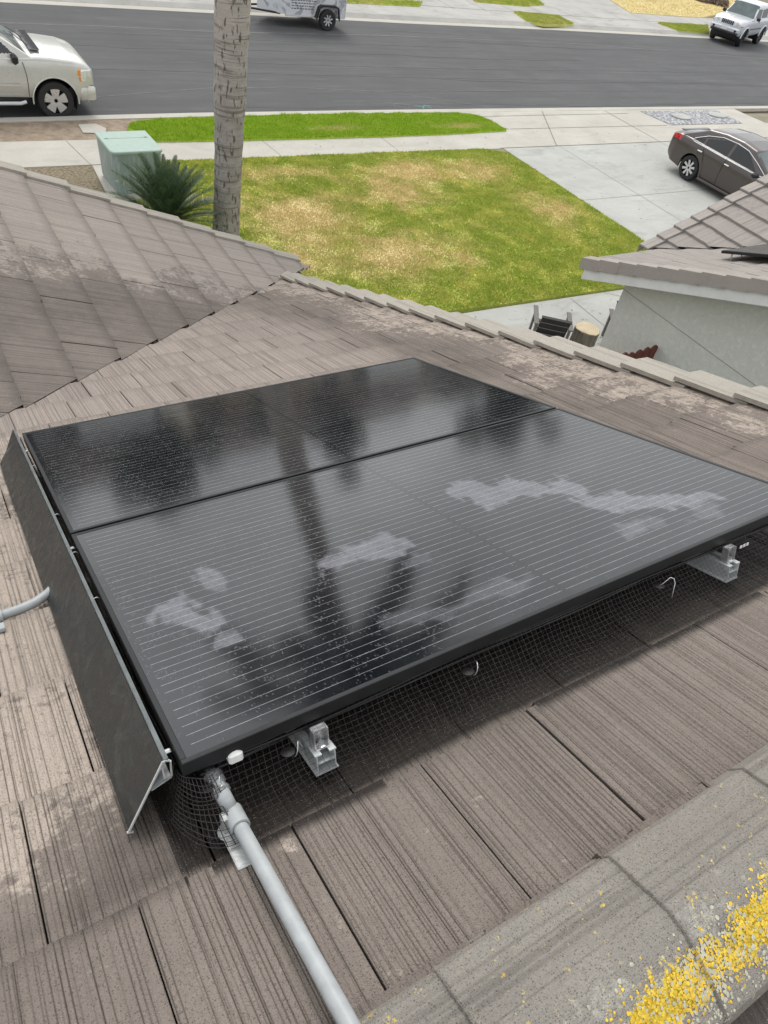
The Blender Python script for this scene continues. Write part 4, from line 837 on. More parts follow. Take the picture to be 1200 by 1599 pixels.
def fas(x, y0, y1, zo, h, th=.03): m_ = MB(); m_.prism([(x, y0, NZ + TA * (NY - y0) + zo), (x, y1, NZ + TA * (NY - y1) + zo), (x, y1, NZ + TA * (NY - y1) + zo - h), (x, y0, NZ + TA * (NY - y0) + zo - h)], (th, 0, 0)); return m_
m_ = fas(7.895, NY - .03, -2, -.075, .20); m_.prism([(7.93, NY - .06, NZ - .06), (16, NY - .06, NZ - .06), (16, NY - .06, NZ - .24), (7.93, NY - .06, NZ - .24)], (0, -.03, 0)); nb(m_.build('fascia_board', MT['white_paint']))
m_ = MB(); m_.prism([(7.93, NY - .1, NZ + TA * .1 - .16), (7.93, -2, NZ + TA * (NY + 2) - .16), (7.93, -2, NZ + TA * (NY + 2) - .13), (7.93, NY - .1, NZ + TA * .1 - .13)], (.42, 0, 0)); nb(m_.build('soffit', MT['white_paint']))
mb = MB(); mb.add([(7.95, -1, NZ + TA * (NY + 1) - .04), (16, -1, NZ + TA * (NY + 1) - .04), (16, 6.5, NZ - .04), (7.95, 6.5, NZ - .04)], [(0, 1, 2, 3)]); mb.add([(9.25, 6.7, NZ - .05), (9.25 + 6, 6.7, NZ + TA * 6 - .05), (9.25 + 6, 0, NZ + TA * 6 - .05), (9.25 + 5.9, .77, NZ + TA * 5.9 - .05)], [(0, 1, 2, 3)]); nb(mb.build('roof_deck', MT['deck']))
mb = MB(); mb.prism([(9.4, 6.5, 0), (15, 6.5, 0), (15, 6.5, NZ + TA * 5.6 - .1), (9.4, 6.5, NZ - .1)], (0, -.15, 0)); nb(mb.build('gable_wall', MT['stucco']))
# neighbour's own array, seen edge on
c0_ = at(1127, 393, 3.2); npan = empty('solar_panel', c0_, 0, 'dark solar panel raised on a small leg on the neighbouring roof at the right edge', 'solar panel')
NB_ = np.stack([xh, np.array([0, CA, -SA]), nrm], 1)
m_ = MB(); cc3 = c0_ + xh * .86 - np.array([0, CA, -SA]) * .5
m_.box(cc3, (1.72, 1.0, .035), NB_, bev=.002); rooted(npan, m_.build('frame', MT['black_metal']))
m_ = MB(); m_.box(cc3 + nrm * .0185, (1.69, .97, .004), NB_); rooted(npan, m_.build('glass', plain('far_solar_glass', (.03, .032, .036), .2, 0, .1, 4)))
for du, dv in ((.30, .1), (.06, .12)):
    m_ = MB(); p = c0_ + xh * du - np.array([0, CA, -SA]) * dv; m_.tube([p - nrm * .02, p - nrm * .06, p - nrm * .15], [.012, .008, .008], 8); rooted(npan, m_.build('leg', MT['steel']))
# red brown picket fence between the two houses
fe = empty('picket_fence', (8.2, 5.15, 0), 0, 'red-brown wooden fence with rounded picket tops against the stucco wall', 'fence')
for k in range(36):
    x = 8.24 - k * .145; m_ = MB(); zt = 2.02 - .004 * k + rng.normal(0, .008); hw = .064
    pts = [(x - hw, 5.15, .05), (x + hw, 5.15, .05), (x + hw, 5.15, zt - .06)] + [(x + hw * math.cos(a), 5.15, zt - .06 + .06 * math.sin(a)) for a in np.linspace(.3, 2.84, 8)] + [(x - hw, 5.15, zt - .06)]
    m_.prism(pts, (0, .022, 0)); rooted(fe, m_.build('picket', MT['red_wood']))
m_ = MB(); m_.box((5.6, 5.19, .5), (5.4, .035, .09)); m_.box((5.6, 5.19, 1.7), (5.4, .035, .09)); rooted(fe, m_.build('rail', MT['red_wood']))

# ------------------------------------------------------------------ things on the walkway between the houses
def chair(loc, rz, label):
    root = empty('patio_chair', loc, rz, label, 'chair', 'low wooden chairs on the walkway'); root.scale = (.86, .86, .86); T = lambda m_, n_, mt: m_.build(n_, mt, root)
    for sx in (-1, 1):
        m_ = MB(); m_.box((sx * .35, .28, .29), (.045, .09, .58)); T(m_, 'leg', MT['grey_wood'])
        m_ = MB(); m_.box((sx * .35, -.26, .29), (.045, .09, .58)); T(m_, 'leg', MT['grey_wood'])
        m_ = MB(); m_.box((sx * .36, .04, .595), (.10, .78, .028), bev=.006); T(m_, 'armrest', MT['grey_wood'])
    m_ = MB()
    for k in range(5): m_.box((0, -.22 + .12 * k, .33 + .012 * k), (.62, .105, .022), bev=.004)
    T(m_, 'seat', MT['dark_wood'])
    a = R_(20); ca, sa = math.cos(a), math.sin(a); Rb = np.array([[1, 0, 0], [0, ca, -sa], [0, sa, ca]]); m_ = MB()
    for k in range(3): h = .42 + .15 * k; m_.box((0, -.24 - .054 * k, h), (.60, .03, .140), Rb, bev=.006)
    m_.box((0, -.375, .785), (.62, .07, .03), Rb, bev=.006)
    T(m_, 'backrest', MT['dark_wood']); return root
pc_ = at(852, 545, GZ); ch1 = chair((pc_[0] + .1, pc_[1] + .15, GZ), R_(-38), 'black boarded patio chair with weathered grey armrests left of the tree stump')
pc_ = at(966, 538, GZ); ch2 = chair((pc_[0], pc_[1], GZ), R_(140), 'dark patio chair half hidden by the stucco wall, right of the tree stump')
sp_ = at(905, 546, GZ); st = empty('tree_stump', (sp_[0], sp_[1], GZ), 0, 'upright cut log with a pale sawn top between the two patio chairs', 'stump')
m_ = MB(); prof = [(0, 0), (.225, 0), (.23, .05), (.22, .3), (.225, .455)]; m_.lathe(prof, 36); o = m_.build('bark_side', None, st, True)
V = o.data.vertices
for v_ in V: f_ = 1 + .05 * math.sin(math.atan2(v_.co.y, v_.co.x) * 3) + .025 * math.sin(math.atan2(v_.co.y, v_.co.x) * 11 + 1); v_.co.x *= f_; v_.co.y *= f_
m = NM('stump_bark'); v = m.coord('Object', (9, 9, 1.5)); n = m.noise(v, 2, 5, .7); m.set(color=m.mix(m.rmap(n, .3, .7), (.09, .075, .06), (.25, .215, .17)), rough=.9, normal=m.bump(n, .6, .02)); o.data.materials.append(m.m)
m_ = MB(); m_.lathe([(0, .463), (.10, .4625), (.215, .46), (.228, .452), (.222, .44)], 36); o = m_.build('sawn_top', None, st)
for v_ in o.data.vertices: f_ = 1 + .05 * math.sin(math.atan2(v_.co.y, v_.co.x) * 3) + .025 * math.sin(math.atan2(v_.co.y, v_.co.x) * 11 + 1); v_.co.x *= f_; v_.co.y *= f_
m = NM('sawn_wood'); v = m.coord(); wv = m.new('ShaderNodeTexWave'); wv.wave_type = 'RINGS'; wv.rings_direction = 'Z'; wv.inputs['Scale'].default_value = 8; wv.inputs['Distortion'].default_value = 3; m.link(v, wv.inputs['Vector']); n = m.noise(v, 6, 4, .6)
m.set(color=m.mix(m.math('MULTIPLY', m.rmap(n, .35, .7), wv.outputs['Fac']), (.56, .46, .32), (.33, .24, .15)), rough=.85); o.data.materials.append(m.m)

# ------------------------------------------------------------------ green utility cabinet
cb = empty('utility_cabinet', (4.17, 15.68, GZ), R_(2), 'pale green metal utility cabinet on its concrete pad behind the cycad', 'utility cabinet')
def rrect(w_, d_, r, z, n=5, front=True):
    P = []
    for (sx, sy, a0) in ((1, -1, -90), (1, 1, 0), (-1, 1, 90), (-1, -1, 180)):
        rr = r if sy < 0 else .02
        for a in np.linspace(R_(a0), R_(a0 + 90), n): P.append((sx * (w_ / 2 - rr) + rr * math.cos(a), sy * (d_ / 2 - rr) + rr * math.sin(a), z))
    return P
def stackp(m_, rings):
    n_ = len(rings[0]); b = len(m_.V); V = [p for r in rings for p in r]; F = [tuple(range(n_ - 1, -1, -1)), tuple(range(n_ * (len(rings) - 1), n_ * len(rings)))]
    for k in range(len(rings) - 1):
        for i in range(n_): F.append((k * n_ + i, k * n_ + (i + 1) % n_, (k + 1) * n_ + (i + 1) % n_, (k + 1) * n_ + i))
    return m_.add(V, F)
m_ = MB(); stackp(m_, [rrect(.90, .98, .11, 0), rrect(.93, 1.00, .11, .06), rrect(1.0, 1.04, .12, .80)]); auto_smooth(m_.build('cabinet_body', MT['cabinet'], cb))
m_ = MB(); stackp(m_, [rrect(1.03, 1.07, .13, .79), rrect(1.05, 1.09, .13, .80), rrect(1.05, 1.09, .13, .835), rrect(1.02, 1.06, .13, .85)])
lid = auto_smooth(m_.build('lid', MT['cabinet_lid'], cb)); m_ = MB(); m_.box((0, .16, .852), (.86, .006, .003)); m_.box((-.40, .17, .856), (.06, .03, .012)); m_.box((.40, .17, .856), (.06, .03, .012)); m_.build('hinge', MT['cabinet'], lid)

# ------------------------------------------------------------------ palm, cycad, trees
def frond(V, F, base, az, L_, el0, droop, ll, n, wd, vee=.35, seg=12, tubew=.008):
    pts = []; p = np.array(base, float); el = el0
    for i in range(seg + 1):
        pts.append(p.copy()); el = el0 - droop * ((i + 1) / seg) ** 1.3; p = p + L_ / seg * np.array([math.cos(az) * math.cos(el), math.sin(az) * math.cos(el), math.sin(el)])
    pts = np.array(pts); side_ = np.array([-math.sin(az), math.cos(az), 0])
    for i in range(seg):
        a, b = pts[i], pts[i + 1]; w0 = tubew * (1.05 - i / seg); k = len(V); V += [a + side_ * w0, a - side_ * w0, b - side_ * w0 * .9, b + side_ * w0 * .9, a - np.array([0, 0, w0]), b - np.array([0, 0, w0])]; F += [(k, k + 1, k + 2, k + 3), (k, k + 3, k + 5, k + 4), (k + 1, k + 4, k + 5, k + 2)]
    for j in range(n):
        t = .10 + .90 * j / n; x = t * seg; i = min(int(x), seg - 1); f_ = x - i; c = pts[i] * (1 - f_) + pts[i + 1] * f_; tg = pts[i + 1] - pts[i]; tg /= np.linalg.norm(tg); up_ = np.cross(side_, tg); up_ *= np.sign(up_[2] + 1e-9)
        l = ll * (math.sin(math.pi * min(1, .12 + .88 * t)) ** .6 + .12) * rng.uniform(.85, 1.1)
        for s in (-1, 1):
            d = side_ * s * .8 + tg * .85 + up_ * vee * rng.uniform(.6, 1.4); d /= np.linalg.norm(d); nn_ = np.cross(d, up_); nn_ /= np.linalg.norm(nn_) + 1e-9
            k = len(V); mid_ = c + d * l * .5; tip = c + d * l - np.array([0, 0, l * l * .22]); V += [c + nn_ * wd * .5, c - nn_ * wd * .5, mid_ - nn_ * wd * .5, mid_ + nn_ * wd * .5, tip]; F += [(k, k + 1, k + 2, k + 3), (k + 3, k + 2, k + 4)]
cb_ = at(262, 350, .45); sg = empty('cycad', (cb_[0], cb_[1], GZ - .02), 0, 'dark green spiky cycad beside the palm trunk, in front of the green cabinet', 'plant')
V, F = [], []
for k in range(76):
    lay = k / 76; az = k * 2.39996; el = R_(22 + 62 * lay + rng.normal(0, 4)); frond(V, F, (.05 * math.cos(az), .05 * math.sin(az), .36 + .08 * lay), az, rng.uniform(1.1, 1.3) * (1 - .10 * lay), el, R_(42 - 16 * lay), .14, 62, .010, .45)
obj('foliage', np.array(V), F, MT['sago'], sg)
m_ = MB(); m_.lathe([(0, 0), (.17, 0), (.19, .15), (.17, .32), (.08, .42), (0, .43)], 18); m_.build('trunk', MT['bark'], sg)
PB = np.array([5.17, 12.98, GZ - .02]); TOP = np.array([5.40, 13.05, 9.4]); pt = empty('palm_tree', PB, 0, 'tall palm tree on the lawn with a grey ringed trunk, its crown above the picture', 'palm tree')
n_ = 120; m_ = MB(); Vt = []; K = 32
for i in range(n_ + 1):
    t = i / n_; z = t * (TOP[2] - PB[2]); c = (TOP - PB) * t; r = .240 + .03 * math.exp(-z / .3) + .040 * math.exp(-((z - 4.8) / 2.6) ** 2) - .07 * max(0, z - 5.5) / 3 + .006 * math.sin(z * 21 + math.sin(z * 5) * 2) + (.022 * math.exp(-((z - 2.55) / .28) ** 2)) + .012 * math.exp(-((z - 3.6) / .5) ** 2)
    for k in range(K): a = 2 * math.pi * k / K; rr = r * (1 + .012 * math.sin(a * 3 + z * 2) + .010 * (rng.random() - .5)); Vt.append((c[0] + rr * math.cos(a), c[1] + rr * math.sin(a), c[2]))
Ft = [(i * K + k, i * K + (k + 1) % K, (i + 1) * K + (k + 1) % K, (i + 1) * K + k) for i in range(n_) for k in range(K)]
obj('trunk', np.array(Vt), Ft, MT['palm_bark'], pt, True)
V, F = [], []; c0_ = TOP - PB
for k in range(30): az = k * 2.39996 + .4; lay = k / 30; frond(V, F, c0_ + np.array([.1 * math.cos(az), .1 * math.sin(az), .1 + .5 * lay]), az, rng.uniform(2.9, 3.5), R_(8 + 60 * lay), R_(72 - 10 * lay), .7, 80, .045, -.15, 14, .03)
obj('crown', np.array(V), F, MT['palm_leaf'], pt)
def tree(loc, h, r, label, n=5200, cat='tree', group='trees across the street', ls=.22):
    root = empty('street_tree', loc, 0, label, cat, group); m_ = MB(); m_.tube([(0, 0, 0), (.05, .02, h * .25), (0, 0, h * .55)], [.24, .17, .1], 10)
    for k in range(5): a = k * 1.26; m_.tube([(0, 0, h * (.3 + .04 * k)), (r * .35 * math.cos(a), r * .35 * math.sin(a), h * .55), (r * .6 * math.cos(a), r * .6 * math.sin(a), h * .75)], [.09, .06, .02], 6)
    m_.build('trunk', MT['bark'], root)
    cl = [(rng.normal(0, r * .45), rng.normal(0, r * .45), h * .66 + rng.normal(0, h * .14), rng.uniform(.25, .5) * r) for _ in range(16)]
    V = []; F = []
    for _ in range(n):
        c = cl[rng.integers(len(cl))]; d = rng.normal(0, 1, 3); d /= np.linalg.norm(d); p = np.array(c[:3]) + d * c[3] * rng.uniform(.55, 1.1); a = rng.normal(0, 1, 3); a /= np.linalg.norm(a); b = np.cross(a, rng.normal(0, 1, 3)); b /= np.linalg.norm(b); s = ls * rng.uniform(.5, 1.2); k = len(V); V += [p - a * s, p + b * s * .6, p + a * s, p - b * s * .6]; F.append((k, k + 1, k + 2, k + 3))
    obj('crown', np.array(V), F, MT['leaf'], root)
# ------------------------------------------------------------------ vehicles
def loft(xs, sec_fn):      # sec_fn(x) -> list of half-section points (y,z) from sill to centre line
    secs = [sec_fn(x) for x in xs]; n = len(secs[0]); ring = 2 * n - 1; V = []
    for x, s in zip(xs, secs):
        V += [(x, -y, z) for y, z in s] + [(x, y, z) for y, z in s[-2::-1]]
    F = [(i * ring + k, (i + 1) * ring + k, (i + 1) * ring + k + 1, i * ring + k + 1) for i in range(len(xs) - 1) for k in range(ring - 1)]
    F += [tuple(range(ring)), tuple(range(len(V) - 1, len(V) - ring - 1, -1))]
    return np.array(V), F
def split_build(V, F, cls, spec, root):
    C_ = {}
    for f in F:
        c = V[list(f)].mean(0); nn_ = np.cross(V[f[1]] - V[f[0]], V[f[2]] - V[f[0]]); nn_ = nn_ / (np.linalg.norm(nn_) + 1e-9); C_.setdefault(cls(c, nn_, len(f)), []).append(f)
    out_ = {}
    for k, fs in C_.items():
        if k is None: continue
        ids = sorted({i for f in fs for i in f}); mp_ = {i: j for j, i in enumerate(ids)}; nm, mt = spec[k[0] if isinstance(k, tuple) else k]
        o = obj(nm, V[ids], [tuple(mp_[i] for i in f) for f in fs], mt, root, True)
        bm = bmesh.new(); bm.from_mesh(o.data); bmesh.ops.remove_doubles(bm, verts=bm.verts, dist=.0008); bmesh.ops.recalc_face_normals(bm, faces=bm.faces)
        for e in bm.edges:
            if len(e.link_faces) == 2 and e.calc_face_angle(0) > R_(40): e.smooth = False
        bm.to_mesh(o.data); bm.free(); out_[k] = o
    return out_
def wheel(root, x, y, r, w_, rim_r, nsp, mrim, outward, steer=0., style='fat'):
    wr = bpy.data.objects.new('wheel', None); col.objects.link(wr); wr.parent = root; wr.location = (x, y, r); wr.rotation_euler = (0, 0, steer)
    m_ = MB(); m_.lathe([(rim_r * .96, -w_ / 2 + .01), (r - .03, -w_ / 2), (r - .008, -w_ / 2 + .02), (r, -w_ * .2), (r, w_ * .2), (r - .008, w_ / 2 - .02), (r - .03, w_ / 2), (rim_r * .96, w_ / 2 - .01)], 40, 'y'); auto_smooth(m_.build('tyre', MT['rubber'], wr))
    s = outward; m_ = MB(); m_.lathe([(rim_r, 0), (rim_r, w_ * .46), (rim_r * .93, w_ * .46), (rim_r * .90, w_ * .30), (rim_r * .88, 0)], 36, 'y'); m_.lathe([(0, w_ * .40), (rim_r * .2, w_ * .40), (rim_r * .24, w_ * .34), (rim_r * .24, 0)], 20, 'y')
    for k in range(nsp):
        a = 2 * math.pi * k / nsp + .3; c, s2 = math.cos(a), math.sin(a); wi, wo = (.20, .40) if style == 'fat' else (.10, .15); q0, q1 = rim_r * .15, rim_r * .93
        P = []
        for (rr, hw, yy) in ((q0, wi * rim_r, w_ * .38), (q1, wo * rim_r, w_ * .42)):
            P.append([(rr * c - hw * s2, -yy, rr * s2 + hw * c), (rr * c + hw * s2, -yy, rr * s2 - hw * c)])
        a0, b0, a1, b1 = P[0][0], P[0][1], P[1][0], P[1][1]; sh_ = lambda p: (p[0], p[1] + .03, p[2]); m_.add([a0, b0, b1, a1, sh_(a0), sh_(b0), sh_(b1), sh_(a1)], [(0, 1, 2, 3), (0, 4, 5, 1), (1, 5, 6, 2), (2, 6, 7, 3), (3, 7, 4, 0)])
    if outward > 0:
        m_.V = [(a_[0], -a_[1], a_[2]) for a_ in m_.V]
    auto_smooth(m_.build('rim', mrim, wr)); m_ = MB(); m_.lathe([(0, .0), (rim_r * .9, .0), (rim_r * .9, -.02), (0, -.02)], 24, 'y'); m_.build('brake_disc', MT['rubber'], wr)
    return wr
def pl_(pts): xs_ = [p[0] for p in pts]; ys_ = [p[1] for p in pts]; return lambda x: float(np.interp(x, xs_, ys_))
def vehicle(name, label, cat, loc, rz, P, group=None):
    root = empty(name, loc, rz, label, cat, group)
    zs, zt, w_, zb0 = pl_(P['shoulder']), pl_(P['top']), pl_(P['width']), pl_(P['sill'])
    def arch(x):
        z = zb0(x)
        for ax in P['axles']:
            d = abs(x - ax)
            if d < P['arch']: z = max(z, P['wr'] + math.sqrt(P['arch'] ** 2 - d * d))
        return z
    def sec(x):
        zb = arch(x); W = w_(x); a, b = zs(x), max(zt(x), zs(x) + .01); zb = min(zb, a - .05); h = a - zb0(x)
        base = [(W * .93, zb0(x)), (W * .975, zb0(x) + h * .12), (W * .995, zb0(x) + h * .30), (W, zb0(x) + h * .5), (W * .997, zb0(x) + h * .68), (W * .985, zb0(x) + h * .85), (W * .965, a - .012)]
        pts = [(y, max(z, zb)) for y, z in base] + [(W * .95, a + (b - a) * .25), (W * .90, a + (b - a) * .52), (W * .76, a + (b - a) * .80), (W * .45, a + (b - a) * .96), (0, b)]
        return pts
    x0, x1 = P['ends']; xs = sorted(set(np.round(np.concatenate([np.arange(x0, x1, .04), [x1]] + [np.linspace(ax - P['arch'], ax + P['arch'], 25) for ax in P['axles']]), 4)))
    V, F = loft(xs, sec); out_ = split_build(V, F, P.get('cls', lambda c, n_, k: 'body'), P['spec'], root)
    # greenhouse
    gt, gw, gr_ = pl_(P['g_top']), P['g_w'], P['g_tum']; gx0, gx1 = P['g_top'][0][0], P['g_top'][-1][0]; gm = max(p[1] for p in P['g_top'])
    def gsec(x):
        zbase = zs(x) - .01; h = max(gt(x) - zbase, .012); W = gw(x) if callable(gw) else gw; yy = lambda f: W - gr_ * (f * h / (gm - zbase)); r = min(.10, h * .3)
        pts = [(yy(f * (1 - r / h)), zbase + f * (h - r)) for f in np.linspace(0, 1, 17)]; e = pts[-1]
        pts += [(e[0] - r * .25, zbase + h - r * .45), (e[0] - r * .9, zbase + h - r * .12), ((e[0] - r * .9) * .6, zbase + h - r * .03), (0, zbase + h)]
        return pts
    xs = sorted(set(np.round(np.concatenate([np.arange(gx0, gx1, .02), [gx1]]), 4))); V, F = loft(xs, gsec)
    split_build(V, F, P['g_cls'], P['spec'], root)
    P['zs'] = zs; P['w'] = w_
    m_ = MB(); m_.box(((x0 + x1) / 2, 0, P['wr'] * .95 + .12), ((x1 - x0) * .93, P['w'](0) * 1.5, .22)); 
    for ax in P['axles']: m_.lathe([(0, P['w'](0) * .9), (P['arch'] * .99, P['w'](0) * .9), (P['arch'] * .99, -P['w'](0) * .9), (0, -P['w'](0) * .9)], 28, 'y', (ax, 0, P['wr']))
    under = m_.build('underbody', MT['black_plastic'], root)
    # cut the cylinder: keep only the upper arch liner
    bm = bmesh.new(); bm.from_mesh(under.data); dele = [f for f in bm.faces if abs(f.normal.y) > .9 and any(abs(f.calc_center_median().x - ax) < P['arch'] * .8 and f.calc_center_median().z > P['wr'] - .4 for ax in P['axles']) and abs(f.calc_center_median().y) > P['w'](0) * .85]
    bmesh.ops.delete(bm, geom=dele, context='FACES'); dele = [f for f in bm.faces if f.calc_center_median().z < P['wr'] * .55]; bmesh.ops.delete(bm, geom=dele, context='FACES'); bm.to_mesh(under.data); bm.free()
    for ax in P['axles']:
        for s in (-1, 1): wheel(root, ax, s * (P['w'](ax) - P['tw'] / 2 - .01), P['wr'], P['tw'], P['rim'], P['nsp'], P['mrim'], s, P.get('steer', 0) if ax == P['axles'][-1] else 0, P.get('style', 'fat'))
    return root
def strip_on(root, name, pts, r, mt): m_ = MB(); m_.tube(pts, r, 6); return m_.build(name, mt, root)
LT = dict(body=('body', None))
MT['amber'] = plain('amber_lens', (.75, .25, .02), .2, 0, .1, 20, coat=.5); MT['red_lens'] = plain('red_lens', (.42, .012, .015), .15, 0, .2, 20, coat=.6); MT['lamp'] = plain('clear_lens', (.72, .72, .72), .2, .2, .25, 40, coat=.6)

# pickup truck (front is +x; origin on the ground below the front axle)
def g_truck(c, n_, k):
    x, y, z = c; 
    if n_[2] < -.9: return None
    if -1.24 < x < -.30 and z > 1.27 and abs(y) < .76 - (z - 1.25) * .12 and abs(n_[1]) < .5 : return 'ws'
    if abs(n_[1]) > .5 and 1.34 < z < 1.74:
        xa = -.72 - (z - 1.30) * .98
        if -1.92 < x < xa or -2.85 < x < -2.02: return ('win', -1.95 < x, y > 0)
    return 'body'
TR = dict(shoulder=[(-4.95, 1.25), (-3.0, 1.25), (-1, 1.22), (0, 1.17), (.55, 1.13), (.80, 1.09), (.92, 1.01)], top=[(-4.95, 1.27), (-3.05, 1.27), (-.75, 1.32), (-.3, 1.37), (0, 1.36), (.45, 1.31), (.70, 1.23), (.82, 1.15), (.89, 1.05), (.92, .99)],
          width=[(-4.95, .97), (-4.6, 1.0), (.5, .995), (.75, .965), (.87, .91), (.92, .84)], sill=[(-4.95, .5), (-.6, .47), (.5, .40), (.92, .44)], axles=[-3.65, 0], arch=.50, wr=.40, tw=.27, rim=.27, nsp=5, mrim=MT['rim'], ends=(-4.95, .92),
          g_top=[(-3.05, 1.30), (-2.95, 1.80), (-2.6, 1.88), (-1.45, 1.89), (-1.22, 1.84), (-.30, 1.22)], g_w=.93, g_tum=.20, g_cls=g_truck, spec=dict(body=('body', MT['paint_truck']), ws=('windshield', MT['glass_screen']), win=('side_window', MT['glass_dark'])))
tr = vehicle('pickup_truck', 'champagne silver pickup truck parked at the near kerb, cut off by the left edge', 'pickup truck', (3.63, 19.64 + 1.0, 0.0), 0, TR)
def add(root, name, mt, c, d, R=None, bev=.01, par=None): m_ = MB(); m_.box(c, d, R, bev=bev); return m_.build(name, mt, par or root)
for s in (-1, 1):
    # bumper wraps, headlamps, mirrors
    hl = add(tr, 'headlight', MT['lamp'], (.72, s * .885, .93), (.27, .15, .27), np.array(Matrix.Rotation(R_(-22 * s), 3, 'Z')), .03)
    m_ = MB(); m_.box((.595, s * .945, .995), (.09, .08, .12), bev=.01); m_.box((.595, s * .945, .865), (.09, .08, .11), bev=.01); m_.build('indicator', MT['amber'], tr)
    mi = add(tr, 'mirror', MT['black_plastic'], (-.78, s * 1.13, 1.30), (.13, .24, .20), None, .045); add(tr, 'mirror_arm', MT['black_plastic'], (-.80, s * .98, 1.26), (.06, .14, .06), None, .01)
    m_ = MB(); m_.tube([(-3.0, s * .99, .40), (-2.9, s * 1.02, .37), (-.78, s * 1.02, .37), (-.66, s * .98, .39)], .038, 12); m_.build('running_board', MT['alu'], tr)
    m_ = MB(); m_.box((-1.6, s * 1.003, .735), (1.75, .012, .05), bev=.005); m_.box((-.90, s * 1.003, .79), (.33, .010, .012)); m_.build('side_moulding', MT['paint_truck'], tr)
    m_ = MB(); m_.tube([(-.60, s * .985, 1.20), (-.56, s * 1.001, .95), (-.56, s * 1.001, .7), (-.57, s * .99, .49)], .006, 5); m_.tube([(-2.05, s * .99, 1.22), (-2.05, s * 1.004, .8), (-2.05, s * .985, .49)], .006, 5); m_.build('door_gap', MT['black_plastic'], tr)
    m_ = MB(); m_.tube([(0 + .505 * math.cos(a), s * 1.0, .40 + .505 * math.sin(a)) for a in np.linspace(-.1, 3.24, 20)], .016, 6); m_.build('wheel_arch_lip', MT['paint_truck'], tr)
    add(tr, 'door_handle', MT['chrome'], (-1.85, s * 1.01, 1.03), (.16, .03, .035), None, .008)
m_ = MB(); P_ = []
for y in np.linspace(-1, 1, 15): P_.append((.96 - .24 * abs(y) ** 3.2, y * .985))
for z0, z1 in ((.38, .60), (.60, .74)):
    V = [(x - (.03 if z1 > .7 or z0 < .4 else 0) * 0, y, z0) for x, y in P_] + [(x + .012, y, z1 - .03) for x, y in P_] + [(x - .04, y * .985, z1) for x, y in P_]; n_ = len(P_); m_.add(V, [(i, i + 1, n_ + i + 1, n_ + i) for i in range(n_ - 1)] + [(n_ + i, n_ + i + 1, 2 * n_ + i + 1, 2 * n_ + i) for i in range(n_ - 1)])
m_.box((.74, .93, .56), (.36, .10, .33), bev=.04); m_.box((.74, -.93, .56), (.36, .10, .33), bev=.04); m_.build('front_bumper', MT['paint_truck'], tr, True)
add(tr, 'grille', MT['black_plastic'], (.905, 0, .86), (.06, 1.3, .26), None, .02); add(tr, 'grille_bar', MT['chrome'], (.94, 0, .86), (.03, 1.32, .05), None, .01)
m_ = MB()                                           # cowl with wiper louvres
m_.box((-.27, 0, 1.385), (.22, 1.50, .012), np.array(Matrix.Rotation(R_(4), 3, 'Y')), bev=.004)
for k in range(26): m_.box((-.265, -.70 + k * .056, 1.395), (.18, .012, .012))
m_.build('cowl_louvre', plain('cowl_grey', (.10, .10, .105), .6, 0, .3, 30), tr)
m_ = MB(); m_.tube([(-.36, -.45, 1.40), (-.60, .15, 1.50)], .010, 5); m_.tube([(-.36, .15, 1.40), (-.60, .62, 1.48)], .010, 5); m_.build('wiper', MT['black_plastic'], tr)

# sedan in the neighbour's driveway (front is +x local, turned to face the house)
def g_sed(c, n_, k):
    x, y, z = c
    if n_[2] < -.9: return None
    if -1.05 < x < -.12 and z > .97 and abs(n_[1]) < .55 and abs(y) < .66: return 'ws'
    if -3.42 < x < -2.72 and z > .99 and abs(n_[1]) < .55 and abs(y) < .62: return 'rw'
    if abs(n_[1]) > .45 and .985 < z < 1.355:
        top_ok = z < 1.345 - max(0, (-2.05 - x)) * .28 - max(0, (x + 1.30)) * .62
        if top_ok and (-1.72 < x < -.50 or -2.62 < x < -1.80 or -2.98 < x < -2.68): return ('win', 0 if -1.72 < x else 1 if -2.62 < x else 2, y > 0)
    return 'body'
SE = dict(cls=lambda c, n_, k: ('tail', c[1] > 0) if (k == 4 and c[0] < -3.42 - .0 and .83 + (c[0] + 3.86) * .12 < c[2] < .99 and abs(c[1]) > .50 and c[0] < -3.42 - (abs(c[1]) < .80) * .25) else 'body', shoulder=[(-3.86, .92), (-3.5, .98), (-2.6, .985), (-1, .95), (0, .86), (.7, .72), (.95, .60)], top=[(-3.86, .95), (-3.7, 1.06), (-3.4, 1.10), (-2.8, 1.08), (-.3, 1.02), (0, .98), (.6, .84), (.85, .72), (.95, .62)],
          width=[(-3.86, .72), (-3.78, .81), (-3.55, .88), (-3.0, .912), (-.3, .912), (.4, .88), (.75, .78), (.95, .60)], sill=[(-3.86, .45), (-3.6, .28), (-3, .20), (-.5, .19), (.6, .20), (.95, .28)], axles=[-2.78, 0], arch=.385, wr=.335, tw=.215, rim=.225, nsp=8, style='thin', mrim=MT['rim'], ends=(-3.86, .95),
          g_top=[(-3.52, 1.0), (-2.75, 1.40), (-2.2, 1.475), (-1.6, 1.485), (-1.1, 1.43), (-.10, .93)], g_w=.845, g_tum=.22, g_cls=g_sed, spec=dict(tail=('tail_light', MT['red_lens']), body=('body', MT['paint_sedan']), ws=('windshield', MT['glass_screen']), rw=('rear_window', MT['glass_dark']), win=('side_window', MT['glass_dark'])))
se = vehicle('parked_sedan', 'dark brown-grey sedan with red tail lamp parked on the wide driveway', 'sedan', (at(1066, 280, GZ)[0] + .92, at(1066, 280, GZ)[1] - 2.78, GZ), R_(-90), SE)
